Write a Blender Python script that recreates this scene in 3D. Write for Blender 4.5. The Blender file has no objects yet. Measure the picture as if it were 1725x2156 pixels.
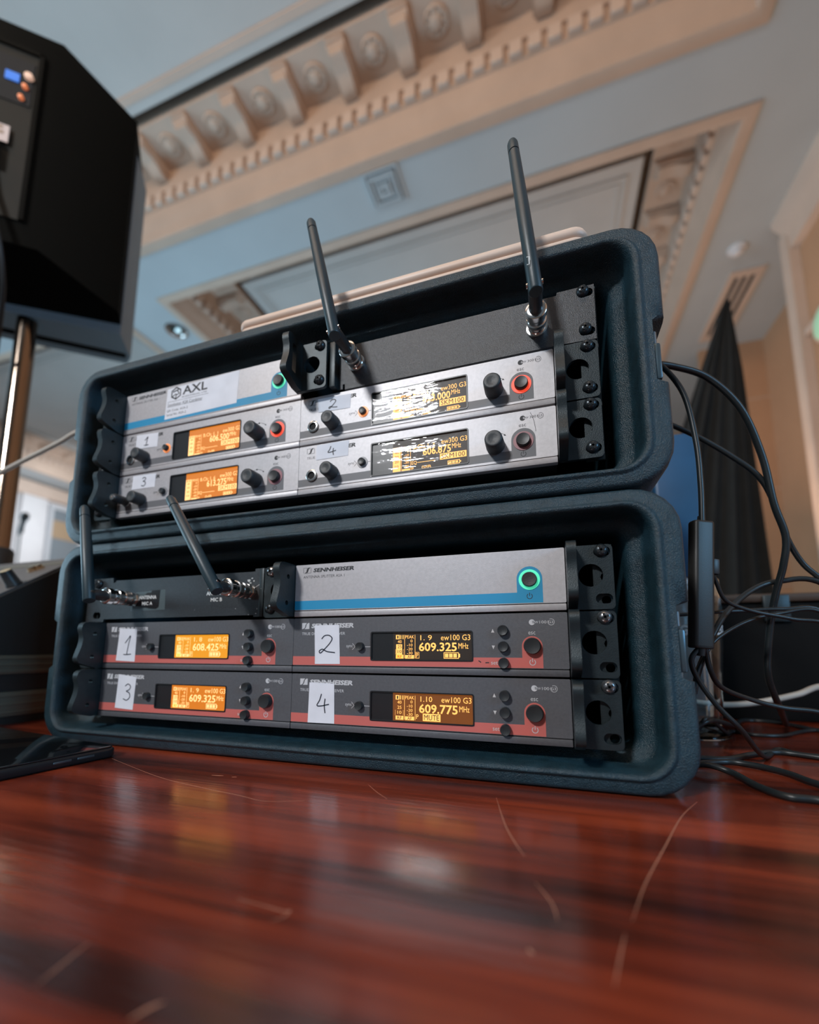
import bpy, bmesh, math, random
from mathutils import Vector, Matrix
random.seed(4)
S = 0.001
ZT = -24.5            # table top in rack coordinates (mm); world table top is 0.75 m above the floor

def W(x, y, z):
    return Vector((x * S, y * S, (z - ZT + 750) * S))

scene = bpy.context.scene
COL = scene.collection

# ------------------------------------------------------------------ camera
cam_d = bpy.data.cameras.new('camera')
cam = bpy.data.objects.new('camera', cam_d)
COL.objects.link(cam)
right = Vector((0.949110447, 0.314942742, 0.000654788))
down = Vector((-0.041674742, 0.127651112, -0.990943192))
fwd = Vector((-0.312173950, 0.940487248, 0.134280162))
up, back = -down, -fwd
cm = Matrix(((right.x, up.x, back.x), (right.y, up.y, back.y), (right.z, up.z, back.z))).to_4x4()
cm.translation = W(202.56, -310.27, 63.83)
cam.matrix_world = cm
cam_d.sensor_fit = 'HORIZONTAL'
cam_d.sensor_width = 24.0
cam_d.lens = 909.33 / 1725 * 24.0
cam_d.shift_y = 164.43 / 1725
cam_d.clip_start = 0.01
cam_d.clip_end = 200
cam_d.dof.use_dof = True
cam_d.dof.focus_distance = 0.315
cam_d.dof.aperture_fstop = 2.6
scene.camera = cam

# ------------------------------------------------------------------ world and lights
world = bpy.data.worlds.new('world')
scene.world = world
world.use_nodes = True
bg = world.node_tree.nodes['Background']
bg.inputs[0].default_value = (0.60, 0.74, 0.86, 1)
bg.inputs[1].default_value = 0.15

def area(name, loc, target, sx, sy, power, color):
    l = bpy.data.lights.new(name, 'AREA')
    l.shape = 'RECTANGLE'
    l.size, l.size_y = sx, sy
    l.energy = power
    l.color = color
    o = bpy.data.objects.new(name, l)
    COL.objects.link(o)
    o.location = loc
    o.rotation_euler = (Vector(target) - Vector(loc)).to_track_quat('-Z', 'Y').to_euler()
    return o

area('stage_lamp', W(-900, -2850, 2150), W(60, 0, 200), 0.44, 0.24, 88, (0.97, 0.98, 1.0))
area('window_daylight', W(-8200, -600, 1700), W(-1000, 3500, 4600), 5.0, 3.0, 270, (0.52, 0.80, 1.0))
area('ceiling_fill_cool', W(-3400, 4600, -650), W(-2200, 3600, 4500), 2.2, 2.2, 190, (0.48, 0.78, 1.0))  # unseen uplight, added to tint soffit and coffers blue
area('left_wall_fill', W(-10300, 6500, 3300), W(-12900, 7600, 2300), 1.6, 1.6, 85, (0.86, 0.93, 1.0))  # unseen area light, added to brighten the far left wall
area('house_lamp_warm', W(1500, 5200, 900), W(600, 3600, 5000), 1.6, 1.6, 38, (1.0, 0.62, 0.38))
area('cove_lamp_warm', W(-1500, -2300, 4820), W(-1400, 2700, 4800), 4.5, 0.3, 95, (1.0, 0.66, 0.42))
area('blue_stage_wash', W(1900, -900, 700), W(270, 30, 60), 0.5, 0.5, 16, (0.25, 0.62, 1.0))

scene.view_settings.view_transform = 'Standard'
scene.view_settings.look = 'None'
scene.view_settings.gamma = 1
scene.view_settings.exposure = 0.0
scene.view_settings.use_curve_mapping = False

# ------------------------------------------------------------------ materials
MATS = {}

def mat(name, color, rough=0.5, metal=0.0, bump=0.0, bscale=300.0, vary=0.0, vscale=20.0, emit=0.0, ecol=None,
        coat=0.0, spec=0.5, stretch=None):
    if name in MATS:
        return MATS[name]
    m = bpy.data.materials.new(name)
    m.use_nodes = True
    nt = m.node_tree
    b = nt.nodes['Principled BSDF']
    b.inputs['Base Color'].default_value = (*color, 1)
    b.inputs['Roughness'].default_value = rough
    b.inputs['Metallic'].default_value = metal
    b.inputs['Coat Weight'].default_value = coat
    b.inputs['Specular IOR Level'].default_value = spec
    tc = nt.nodes.new('ShaderNodeTexCoord')
    mp = nt.nodes.new('ShaderNodeMapping')
    if stretch:
        mp.inputs['Scale'].default_value = stretch
    nt.links.new(tc.outputs['Object'], mp.inputs['Vector'])
    n = nt.nodes.new('ShaderNodeTexNoise')
    n.inputs['Scale'].default_value = vscale
    n.inputs['Detail'].default_value = 4
    nt.links.new(mp.outputs[0], n.inputs['Vector'])
    r = nt.nodes.new('ShaderNodeValToRGB')
    v = max(vary, 0.03)
    r.color_ramp.elements[0].position = 0.3
    r.color_ramp.elements[1].position = 0.7
    r.color_ramp.elements[0].color = (*[max(0, c * (1 - v)) for c in color], 1)
    r.color_ramp.elements[1].color = (*[min(1, c * (1 + v)) for c in color], 1)
    nt.links.new(n.outputs['Fac'], r.inputs[0])
    nt.links.new(r.outputs[0], b.inputs['Base Color'])
    if bump:
        n2 = nt.nodes.new('ShaderNodeTexNoise')
        n2.inputs['Scale'].default_value = bscale
        n2.inputs['Detail'].default_value = 3
        nt.links.new(mp.outputs[0], n2.inputs['Vector'])
        bp = nt.nodes.new('ShaderNodeBump')
        bp.inputs['Strength'].default_value = bump
        bp.inputs['Distance'].default_value = 0.001
        nt.links.new(n2.outputs['Fac'], bp.inputs['Height'])
        nt.links.new(bp.outputs[0], b.inputs['Normal'])
    if emit:
        b.inputs['Emission Color'].default_value = (*(ecol or color), 1)
        b.inputs['Emission Strength'].default_value = emit
    MATS[name] = m
    return m

def glassy(name, color, rough, trans, tint_bump=0.0, bscale=60):
    m = bpy.data.materials.new(name)
    m.use_nodes = True
    b = m.node_tree.nodes['Principled BSDF']
    b.inputs['Base Color'].default_value = (*color, 1)
    b.inputs['Roughness'].default_value = rough
    b.inputs['Transmission Weight'].default_value = trans
    b.inputs['IOR'].default_value = 1.45
    MATS[name] = m
    return m

def cover_glass(name, bump, scale):
    # thin clear window: mostly transparent with a fresnel reflection, lightly crinkled by its protective film
    m = bpy.data.materials.new(name)
    m.use_nodes = True
    nt = m.node_tree
    nt.nodes.clear()
    out = nt.nodes.new('ShaderNodeOutputMaterial')
    mix = nt.nodes.new('ShaderNodeMixShader')
    tr = nt.nodes.new('ShaderNodeBsdfTransparent')
    gl = nt.nodes.new('ShaderNodeBsdfGlossy')
    gl.inputs['Roughness'].default_value = 0.05
    fr = nt.nodes.new('ShaderNodeFresnel')
    fr.inputs['IOR'].default_value = 1.5
    tc = nt.nodes.new('ShaderNodeTexCoord')
    mp = nt.nodes.new('ShaderNodeMapping')
    mp.inputs['Scale'].default_value = (0.35, 1, 1.6)
    no = nt.nodes.new('ShaderNodeTexNoise')
    no.inputs['Scale'].default_value = scale
    no.inputs['Detail'].default_value = 3
    bp = nt.nodes.new('ShaderNodeBump')
    bp.inputs['Strength'].default_value = bump
    bp.inputs['Distance'].default_value = 0.002
    L = nt.links.new
    L(tc.outputs['Object'], mp.inputs[0]); L(mp.outputs[0], no.inputs['Vector'])
    L(no.outputs['Fac'], bp.inputs['Height']); L(bp.outputs[0], gl.inputs['Normal'])
    ge = nt.nodes.new('ShaderNodeNewGeometry')
    inv = nt.nodes.new('ShaderNodeMath'); inv.operation = 'SUBTRACT'; inv.inputs[0].default_value = 1.0
    mu = nt.nodes.new('ShaderNodeMath'); mu.operation = 'MULTIPLY'
    L(ge.outputs['Backfacing'], inv.inputs[1]); L(inv.outputs[0], mu.inputs[0]); L(fr.outputs[0], mu.inputs[1])
    L(mu.outputs[0], mix.inputs[0]); L(tr.outputs[0], mix.inputs[1]); L(gl.outputs[0], mix.inputs[2])
    L(mix.outputs[0], out.inputs[0])
    MATS[name] = m
    return m

M_CASE = mat('case_plastic', (0.011, 0.034, 0.047), 0.34, bump=0.8, bscale=1300, vary=0.25, vscale=120)
M_CASEIN = mat('case_liner', (0.010, 0.017, 0.022), 0.5, bump=0.25, bscale=500)
M_SILVER = mat('silver_front', (0.46, 0.45, 0.465), 0.42, metal=0.25, bump=0.12, bscale=2600, vary=0.06, vscale=400)
M_GRAPH = mat('graphite_front', (0.098, 0.101, 0.112), 0.48, metal=0.2, bump=0.15, bscale=2400, vary=0.08, vscale=500)
M_BRACK = mat('black_steel', (0.022, 0.032, 0.036), 0.38, metal=0.4, bump=0.15, bscale=1500, vary=0.15, vscale=150)
M_PANEL = mat('black_panel', (0.032, 0.036, 0.040), 0.34, metal=0.35, bump=0.3, bscale=1900, vary=0.2, vscale=900)
M_BLACK = mat('black_rubber', (0.018, 0.021, 0.023), 0.42)
M_KNOB = mat('knob_rubber', (0.030, 0.034, 0.037), 0.5, bump=0.1, bscale=900)
M_DARK = mat('dark_void', (0.004, 0.005, 0.006), 0.8)
M_CHROME = mat('nickel', (0.78, 0.76, 0.74), 0.16, metal=1.0)
M_SCREW = mat('black_screw', (0.035, 0.045, 0.052), 0.3, metal=0.6)
M_SCREWB = mat('bright_screw', (0.35, 0.36, 0.37), 0.25, metal=0.9)
M_RED = mat('coral_band', (0.56, 0.135, 0.115), 0.5)
M_BLUE = mat('blue_band', (0.012, 0.27, 0.50), 0.5)
M_GREYB = mat('grey_band', (0.135, 0.14, 0.152), 0.5)
M_INK = mat('dark_ink', (0.018, 0.02, 0.024), 0.6)
M_WINK = mat('pale_ink', (0.55, 0.56, 0.58), 0.6)
M_PAPER = mat('white_paper', (0.72, 0.74, 0.80), 0.75, vary=0.05, vscale=60)
M_PEN = mat('pen_ink', (0.012, 0.018, 0.035), 0.5)
M_TAPE = mat('clear_label_tape', (0.075, 0.105, 0.115), 0.35)
M_TAPEB = mat('black_label_tape', (0.008, 0.010, 0.012), 0.3)
M_WTXT = mat('white_print', (0.72, 0.76, 0.76), 0.6)
M_AMBER_T = mat('amber_segment', (0.9, 0.45, 0.12), 0.5, emit=0.95, ecol=(1.0, 0.48, 0.10))
M_AMBER_L = mat('pale_segment', (0.9, 0.5, 0.2), 0.5, emit=0.95, ecol=(1.0, 0.60, 0.22))
M_LCD_DARK = mat('lcd_dark', (0.012, 0.009, 0.006), 0.5, emit=0.02, ecol=(0.5, 0.18, 0.03))
M_LCD_BROWN = mat('lcd_brown', (0.02, 0.012, 0.006), 0.5, emit=0.24, ecol=(0.78, 0.20, 0.006))
M_LCD_OR = mat('lcd_orange', (0.03, 0.015, 0.006), 0.5, emit=0.88, ecol=(0.86, 0.235, 0.008))
M_LCD_YE = mat('lcd_yellow', (0.03, 0.015, 0.006), 0.5, emit=0.98, ecol=(0.95, 0.36, 0.004))
M_LCD_OFF = mat('lcd_surround', (0.012, 0.013, 0.015), 0.35)
M_R_RED = mat('ring_red', (0.7, 0.08, 0.05), 0.4, emit=0.8, ecol=(1.0, 0.08, 0.035))
M_R_OR = mat('ring_orange', (0.8, 0.3, 0.1), 0.4, emit=0.6, ecol=(1.0, 0.28, 0.08))
M_R_GR = mat('ring_green', (0.1, 0.7, 0.45), 0.4, emit=0.6, ecol=(0.08, 0.85, 0.50))
M_R_OFF = mat('ring_mauve', (0.34, 0.16, 0.18), 0.4)
M_R_GREY = mat('ring_grey', (0.28, 0.28, 0.29), 0.4)
M_COVER = cover_glass('lcd_cover', 0.10, 40)
M_COVERW = cover_glass('lcd_cover_film', 0.36, 95)

# ------------------------------------------------------------------ mesh helpers (local mm)
def _curve_mesh(cu):
    ob = bpy.data.objects.new('tmp', cu)
    COL.objects.link(ob)
    me = bpy.data.meshes.new_from_object(ob)
    vs = [tuple(v.co) for v in me.vertices]
    fs = [tuple(p.vertices) for p in me.polygons]
    bpy.data.objects.remove(ob)
    bpy.data.curves.remove(cu)
    bpy.data.meshes.remove(me)
    return vs, fs

_TXT = {}

def text_geo(body, shear=0.0, bold=0.0):
    k = (body, shear, bold)
    if k not in _TXT:
        cu = bpy.data.curves.new('t', 'FONT')
        cu.body = body
        cu.size = 1
        cu.shear = shear
        cu.offset = bold
        cu.resolution_u = 2
        cu.extrude = 0.5
        _TXT[k] = _curve_mesh(cu)
    return _TXT[k]

def circ(cx, cz, r, n=20, a0=0, a1=360):
    full = abs(a1 - a0) >= 360
    m = n if full else n + 1
    return [(cx + r * math.cos(math.radians(a0 + (a1 - a0) * i / n)), cz + r * math.sin(math.radians(a0 + (a1 - a0) * i / n))) for i in range(m)]

def rrect(x0, x1, z0, z1, r, n=4):
    p = []
    for cx, cz, a in ((x1 - r, z1 - r, 0), (x0 + r, z1 - r, 90), (x0 + r, z0 + r, 180), (x1 - r, z0 + r, 270)):
        p += [(cx + r * math.cos(math.radians(a + 90 * i / n)), cz + r * math.sin(math.radians(a + 90 * i / n))) for i in range(n + 1)]
    return p

def catmull(pts, sub=8):
    P = [Vector(p) for p in pts]
    if len(P) < 3:
        return P
    P = [P[0] * 2 - P[1]] + P + [P[-1] * 2 - P[-2]]
    out = []
    for i in range(1, len(P) - 2):
        a, b, c, d = P[i - 1:i + 3]
        for k in range(sub):
            t = k / sub
            out.append(0.5 * ((2 * b) + (c - a) * t + (2 * a - 5 * b + 4 * c - d) * t * t + (3 * b - a - 3 * c + d) * t ** 3))
    out.append(P[-2])
    return out

class MB:
    def __init__(s):
        s.v, s.f = [], []

    def add(s, vs, fs):
        o = len(s.v)
        s.v += [tuple(v) for v in vs]
        s.f += [tuple(i + o for i in f) for f in fs]
        return s

    def box(s, x0, x1, y0, y1, z0, z1, bev=0.0, seg=2):
        if not bev:
            vs = [(x, y, z) for x in (x0, x1) for y in (y0, y1) for z in (z0, z1)]
            return s.add(vs, [(0, 1, 3, 2), (4, 6, 7, 5), (0, 4, 5, 1), (2, 3, 7, 6), (0, 2, 6, 4), (1, 5, 7, 3)])
        bm = bmesh.new()
        bmesh.ops.create_cube(bm, size=1)
        for v in bm.verts:
            v.co = Vector((x0 + (v.co.x + .5) * (x1 - x0), y0 + (v.co.y + .5) * (y1 - y0), z0 + (v.co.z + .5) * (z1 - z0)))
        bmesh.ops.bevel(bm, geom=bm.edges[:], offset=bev, segments=seg, profile=0.5, affect='EDGES')
        bm.verts.index_update()
        s.add([v.co[:] for v in bm.verts], [[v.index for v in f.verts] for f in bm.faces])
        bm.free()
        return s

    def lathe(s, prof, origin, axis=(0, -1, 0), n=20, cap=True):
        # prof: list of (distance along the axis, radius)
        a = Vector(axis).normalized()
        u = a.orthogonal().normalized()
        w = a.cross(u)
        o = Vector(origin)
        vs, fs = [], []
        for t, r in prof:
            for i in range(n):
                q = 2 * math.pi * i / n
                vs.append(o + a * t + (u * math.cos(q) + w * math.sin(q)) * r)
        for k in range(len(prof) - 1):
            for i in range(n):
                j = (i + 1) % n
                fs.append((k * n + i, k * n + j, (k + 1) * n + j, (k + 1) * n + i))
        if cap:
            fs.append(tuple(range(n))[::-1])
            fs.append(tuple((len(prof) - 1) * n + i for i in range(n)))
        return s.add(vs, fs)

    def tube(s, pts, r, n=8, smooth=8):
        P = catmull(pts, smooth) if smooth else [Vector(p) for p in pts]
        vs, fs = [], []
        prev = None
        for i, p in enumerate(P):
            t = (P[min(i + 1, len(P) - 1)] - P[max(i - 1, 0)]).normalized()
            if prev is None:
                u = t.orthogonal().normalized()
            else:
                u = (prev - t * prev.dot(t)).normalized()
            prev = u
            w = t.cross(u)
            rr = r(i / (len(P) - 1)) if callable(r) else r
            for k in range(n):
                q = 2 * math.pi * k / n
                vs.append(p + (u * math.cos(q) + w * math.sin(q)) * rr)
        for i in range(len(P) - 1):
            for k in range(n):
                j = (k + 1) % n
                fs.append((i * n + k, i * n + j, (i + 1) * n + j, (i + 1) * n + k))
        fs.append(tuple(range(n))[::-1])
        fs.append(tuple((len(P) - 1) * n + k for k in range(n)))
        return s.add(vs, fs)

    def poly(s, loops, y0, y1, plane='xz'):
        # filled outline with holes; 'xz': front at y0 (towards -y), back at y1; 'yz': loops are (y, z), extruded x from y0 to y1
        cu = bpy.data.curves.new('c', 'CURVE')
        cu.dimensions = '2D'
        cu.fill_mode = 'BOTH'
        cu.extrude = abs(y1 - y0) / 2
        for lp in loops:
            sp = cu.splines.new('POLY')
            sp.points.add(len(lp) - 1)
            for p, q in zip(sp.points, lp):
                p.co = (q[0], q[1], 0, 1)
            sp.use_cyclic_u = True
        vs, fs = _curve_mesh(cu)
        m = (y0 + y1) / 2
        if plane == 'xz':
            return s.add([(x, m - z, y) for x, y, z in vs], fs)
        if plane == 'yz':
            return s.add([(m + z, x, y) for x, y, z in vs], fs)
        return s.add([(x, y, m + z) for x, y, z in vs], fs)

    def text(s, body, x0, x1, z0, z1, y, depth=0.06, shear=0.0, bold=0.0, tilt=0.0, mid=True):
        vs, fs = text_geo(body, shear, bold)
        ax, bx = min(v[0] for v in vs), max(v[0] for v in vs)
        az, bz = min(v[1] for v in vs), max(v[1] for v in vs)
        out = []
        for x, z, d in vs:
            X = x0 + (x - ax) / (bx - ax) * (x1 - x0)
            Z = z0 + (z - az) / (bz - az) * (z1 - z0) + tilt * (X - x0)
            out.append((X, y - d * depth, Z))
        return s.add(out, fs)

    def stroke(s, pts, wd, y, depth=0.06, smooth=6):
        # flat pen line in the xz plane
        P = catmull([(p[0], 0, p[1]) for p in pts], smooth) if smooth else [Vector((p[0], 0, p[1])) for p in pts]
        vs, fs = [], []
        for i, p in enumerate(P):
            t = (P[min(i + 1, len(P) - 1)] - P[max(i - 1, 0)]).normalized()
            nrm = Vector((-t.z, 0, t.x)) * wd / 2
            for q in (p + nrm, p - nrm):
                vs += [(q.x, y - depth, q.z), (q.x, y, q.z)]
        for i in range(len(P) - 1):
            a, b = 4 * i, 4 * i + 4
            fs += [(a, b, b + 2, a + 2), (a + 1, a, b, b + 1)[::-1], (a + 2, a + 3, b + 3, b + 2)[::-1]]
        return s.add(vs, fs)

    def loft(s, rings, close=True, cap0=False, cap1=False):
        n = len(rings[0])
        vs = [p for r in rings for p in r]
        fs = []
        for k in range(len(rings) - 1):
            for i in range(n if close else n - 1):
                j = (i + 1) % n
                fs.append((k * n + i, k * n + j, (k + 1) * n + j, (k + 1) * n + i))
        if cap0:
            fs.append(tuple(range(n))[::-1])
        if cap1:
            fs.append(tuple((len(rings) - 1) * n + i for i in range(n)))
        return s.add(vs, fs)

    def mesh(s, name, m, angle=44):
        me = bpy.data.meshes.new(name)
        me.from_pydata([(v[0] * S, v[1] * S, v[2] * S) for v in s.v], [], s.f)
        me.materials.append(m)
        bm = bmesh.new()
        bm.from_mesh(me)
        bmesh.ops.recalc_face_normals(bm, faces=bm.faces[:])
        bm.to_mesh(me)
        bm.free()
        me.shade_smooth()
        me.set_sharp_from_angle(angle=math.radians(angle))
        return me

def obj(name, mb, m, parent=None, loc=None, label=None, angle=44):
    me = mb.mesh(name, m, angle) if isinstance(mb, MB) else mb
    o = bpy.data.objects.new(name, me)
    COL.objects.link(o)
    if parent:
        o.parent = parent
    if loc is not None:
        o.location = [c * S for c in loc]
    if label:
        o['label'] = label
    return o

def thing(name, label, cat, loc, group=None, rot=None):
    o = bpy.data.objects.new(name, None)
    o.empty_display_size = 0.02
    COL.objects.link(o)
    o.location = W(*loc)
    if rot:
        o.rotation_euler = rot
    o['label'] = label
    o['category'] = cat
    if group:
        o['group'] = group
    return o

def single(name, mb, m, label, cat, loc, group=None, rot=None):
    o = obj(name, mb, m, angle=70)
    o.location = W(*loc)
    if rot:
        o.rotation_euler = rot
    o['label'] = label
    o['category'] = cat
    if group:
        o['group'] = group
    return o

def struct(name, mb, m, loc=(0, 0, 0), parent=None):
    o = obj(name, mb, m, parent)
    if parent is None:
        o.location = W(*loc)
        o['kind'] = 'structure'
    return o

def copy_tree(o, parent=None):
    c = o.copy()
    COL.objects.link(c)
    c.parent = parent
    for ch in list(o.children):
        copy_tree(ch, c)
    return c

def grid_plane(x0, x1, y0, y1, z):
    return MB().box(x0, x1, y0, y1, z, z + 60)

# ------------------------------------------------------------------ room shell
HC = 4500
M_SOFFIT = mat('soffit_paint', (0.46, 0.50, 0.52), 0.7, vary=0.04, vscale=1.5)
M_COFFER = mat('coffer_paint', (0.58, 0.57, 0.55), 0.7, vary=0.04, vscale=2)
M_CORN = mat('cornice_paint', (0.56, 0.42, 0.33), 0.65, vary=0.06, vscale=3)
M_CORNT = mat('cornice_trim_paint', (0.64, 0.50, 0.41), 0.6, vary=0.05, vscale=3)
M_WALL = mat('wall_peach', (0.52, 0.30, 0.175), 0.7, vary=0.05, vscale=2)
M_WALLW = mat('wall_white', (0.70, 0.69, 0.70), 0.7, vary=0.05, vscale=2)
M_FLOOR = mat('floor_carpet', (0.10, 0.07, 0.05), 0.9, vary=0.3, vscale=12, bump=0.3, bscale=80)

Z0 = ZT - 750
struct('floor', MB().box(-13500, 4200, -4500, 9600, -120, 0), M_FLOOR, (0, 0, Z0))

COFFERS = [(-4900, 1725, -3600, 2758), (-4333, 1890, 3500, 9000), (-11900, -5300, 3560, 9000)]
def rect(x0, x1, y0, y1):
    return [(x0, y0), (x1, y0), (x1, y1), (x0, y1)]
holes = [rect(*c) for c in COFFERS]
ceil_mb = MB().poly([rect(-13500, 4200, -4500, 9600)] + holes, HC, HC + 40, 'xy')
ceiling = struct('ceiling', ceil_mb, M_SOFFIT)

PROFILE = [(-110, 0), (-110, -22), (-60, -34), (-10, -20), (0, 0), (4, 40), (30, 90), (66, 200), (72, 232), (86, 240), (86, 372), (110, 384),
           (118, 565), (122, 595), (500, 595), (508, 607), (508, 635), (470, 655), (470, 1000)]
def ring(c, d, z):
    x0, x1, y0, y1 = c
    return [(x0 + d, y0 + d, HC + z), (x1 - d, y0 + d, HC + z), (x1 - d, y1 - d, HC + z), (x0 + d, y1 - d, HC + z)]

dent_me = MB().box(-50, 50, -46, 0, -62, 62, 4, 1).mesh('dentil', M_CORNT)
mod = MB()
mprof = [(0, 0), (0, -120), (-40, -136), (-90, -130), (-135, -104), (-215, -88), (-270, -98), (-315, -92), (-340, -50), (-340, 0)]
mod.poly([[(a, b) for a, b in mprof]], -62, 62, 'yz')
mod.poly([[(a * 1.02, b * .5 - 20) for a, b in mprof]], -82, 82, 'yz')
mod.box(-84, 84, -368, 0, -26, 0, 6, 1)
mod_me = mod.mesh('modillion', M_CORN)
ros = MB().lathe([(0, 104), (10, 106), (20, 94), (8, 80), (8, 62), (26, 46), (32, 22), (33, 1)], (0, 0, 0), (0, 0, -1), 18)
for i in range(8):
    a = i * math.pi / 4
    ros.lathe([(4, 20), (18, 16), (22, 2)], (68 * math.cos(a), 68 * math.sin(a), 0), (0, 0, -1), 7)
ros_me = ros.mesh('rosette', M_CORN)

def place(me, name, parent, x, y, z, rz):
    o = obj(name, me, None, parent, (x, y, z))
    o.rotation_euler = (0, 0, rz)
    return o

def run(parent, side, c, lo, hi):
    # dentils, modillions, rosettes along one wall of a coffer; the ornaments face into the coffer
    x0, x1, y0, y1 = c
    def at(s, d):
        return {'far': (s, y1 - d, 0.0), 'right': (x1 - d, s, -math.pi / 2), 'left': (x0 + d, s, math.pi / 2)}[side]
    n = int((hi - lo) / 148)
    for i in range(n):
        x, y, rz = at(lo + 74 + i * 148, 86)
        place(dent_me, 'dentil', parent, x, y, HC + 308, rz)
    n = int((hi - lo) / 553)
    for i in range(n + 1):
        x, y, rz = at(lo + 60 + i * 553, 122)
        place(mod_me, 'modillion', parent, x, y, HC + 595, rz)
        if i < n:
            x, y, rz = at(lo + 60 + (i + .5) * 553, 305)
            place(ros_me, 'rosette', parent, x, y, HC + 595, rz)

for i, c in enumerate(COFFERS):
    mb = MB().loft([ring(c, d, z) for d, z in PROFILE])
    t = struct('trim_%d' % (i + 1), mb, M_CORN)
    t.location = W(0, 0, 0)
    x0, x1, y0, y1 = c
    obj('coffer_top', MB().box(x0 + 440, x1 - 440, y0 + 440, y1 - 440, HC + 1000, HC + 1030), M_COFFER, t)
    obj('coffer_panel', MB().box(x0 + 590, x1 - 590, y0 + 590, y1 - 590, HC + 615, HC + 655), M_COFFER, t)
    for d, w_, h_, fm_ in (((672, 58, 16, M_CORNT),) if i == 0 else ((720, 34, 20, M_COFFER), (790, 24, 12, M_COFFER))):
        fm = MB().poly([rect(x0 + d, x1 - d, y0 + d, y1 - d), rect(x0 + d + w_, x1 - d - w_, y0 + d + w_, y1 - d - w_)], HC + 615 - h_, HC + 615, 'xy')
        obj('panel_moulding', fm, fm_, t)
    if i == 0:
        run(t, 'far', c, -4700, 1640)
    elif i == 1:
        run(t, 'right', c, 3620, 8900)
        run(t, 'left', c, 3620, 7200)
    else:
        run(t, 'left', c, 3700, 8900)

# right side walls
struct('wall_right', MB().box(2740, 2860, -4500, 4700, Z0, HC), M_WALL)
struct('trim_4', MB().poly([[(2560, HC), (2570, HC - 60), (2630, HC - 130), (2660, HC - 260), (2668, HC - 380), (2740, HC - 390), (2740, HC)]],
       -4500, 4700).add([], []), M_CORNT)
struct('trim_5', MB().box(2640, 2760, 4620, 4760, Z0, HC - 150, 10, 1), M_CORNT)
struct('trim_6', MB().box(2690, 2740, -4500, 4620, 3120, 3200, 8, 1), M_CORNT)
struct('wall_niche', MB().box(3250, 3350, 4700, 9600, Z0, HC), M_WALL)
struct('wall_far', MB().box(-13500, 4200, 9400, 9500, Z0, HC + 1100), M_WALL)
fw = struct('wall_right_end', MB().box(2450, 3260, 6700, 6790, Z0, HC), M_WALL)
for z in (900, 2250, 3600):
    obj('panel_joint', MB().box(2450, 3250, 6694, 6702, z, z + 14), M_CORN, fw)
# left wall, far across the hall
wl = struct('wall_left', MB().box(-13000, -12880, -4500, 9600, Z0, HC), M_WALLW)
struct('trim_7', MB().box(-12890, -12700, -4500, 9600, HC - 420, HC - 40, 30, 1), M_CORNT)

# ceiling fittings
def thing_c(name, label, cat, x, y, z=HC, group=None):
    return thing(name, label, cat, (x, y, z), group)
sq = thing_c('ceiling_vent', 'square stepped white air diffuser on the ceiling beam', 'vent', -1165, 3050)
for k, (r, d) in enumerate(((175, 22), (132, 40), (92, 26), (55, 44))):
    obj('louvre_ring', MB().poly([rrect(-r, r, -r, r, 3, 1), rrect(-r + 24, r - 24, -r + 24, r - 24, 3, 1)], -d, 2, 'xy'), M_SOFFIT, sq)
obj('centre_plate', MB().box(-22, 22, -22, 22, -36, 2, 4, 1), M_SOFFIT, sq)
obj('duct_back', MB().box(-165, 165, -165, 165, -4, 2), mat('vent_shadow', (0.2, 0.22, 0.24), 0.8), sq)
dl = thing_c('ceiling_downlight', 'round recessed chrome downlight between the coffers at left', 'light', -4650, 3900)
obj('trim_ring', MB().lathe([(0, 150), (14, 148), (20, 120), (4, 108), (0, 100)], (0, 0, 0), (0, 0, -1), 28, False), M_CHROME, dl)
obj('reflector', MB().lathe([(2, 110), (-60, 80), (-80, 30)], (0, 0, 0), (0, 0, -1), 24), mat('reflector_teal', (0.25, 0.36, 0.40), 0.2, metal=0.9), dl)
obj('bulb', MB().lathe([(0, 34), (20, 30), (34, 12), (36, 1)], (20, 10, 0), (0, 0, -1), 14), mat('bulb_lit', (0.7, 0.9, 0.95), 0.3, emit=1.0, ecol=(0.6, 0.88, 1.0)), dl)
sm = thing_c('smoke_detector', 'round white smoke detector on the ceiling beside the slot vent', 'detector', 2330, 4900)
obj('base', MB().lathe([(0, 90), (22, 88), (30, 74)], (0, 0, 0), (0, 0, -1), 24), M_WALLW, sm)
obj('sensor_head', MB().lathe([(28, 58), (60, 52), (74, 30), (78, 2)], (0, 0, 0), (0, 0, -1), 20), M_WALLW, sm)
vt = thing_c('slot_vent', 'long ceiling grille with three dark slots above the black drape', 'vent', 2560, 5850)
obj('frame', MB().poly([rrect(-180, 180, -620, 620, 6, 1)] + [rrect(x - 24, x + 24, -520, 520, 4, 1) for x in (-84, 0, 84)], -24, 2, 'xy'), M_CORNT, vt)
obj('duct_back', MB().box(-150, 150, -560, 560, -6, 2), M_DARK, vt)
wglow = thing('wall_glow_disc', 'round glowing disc in place of a pale green light reflection at right frame edge', 'light', (2740, 4320, 3060))  # made-up disc imitating a moving light's green reflection on the wall
obj('housing', MB().lathe([(0, 190), (40, 186), (60, 165)], (0, 0, 0), (-1, 0, 0), 28), M_CORNT, wglow)  # invented rim behind the glow disc
obj('lens', MB().lathe([(56, 160), (74, 120), (82, 60), (84, 2)], (0, 0, 0), (-1, 0, 0), 28), mat('green_glow', (0.4, 0.7, 0.5), 0.4, emit=0.22, ecol=(0.45, 0.85, 0.55)), wglow)  # emission stands in for the reflected green light, not a lamp

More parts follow.
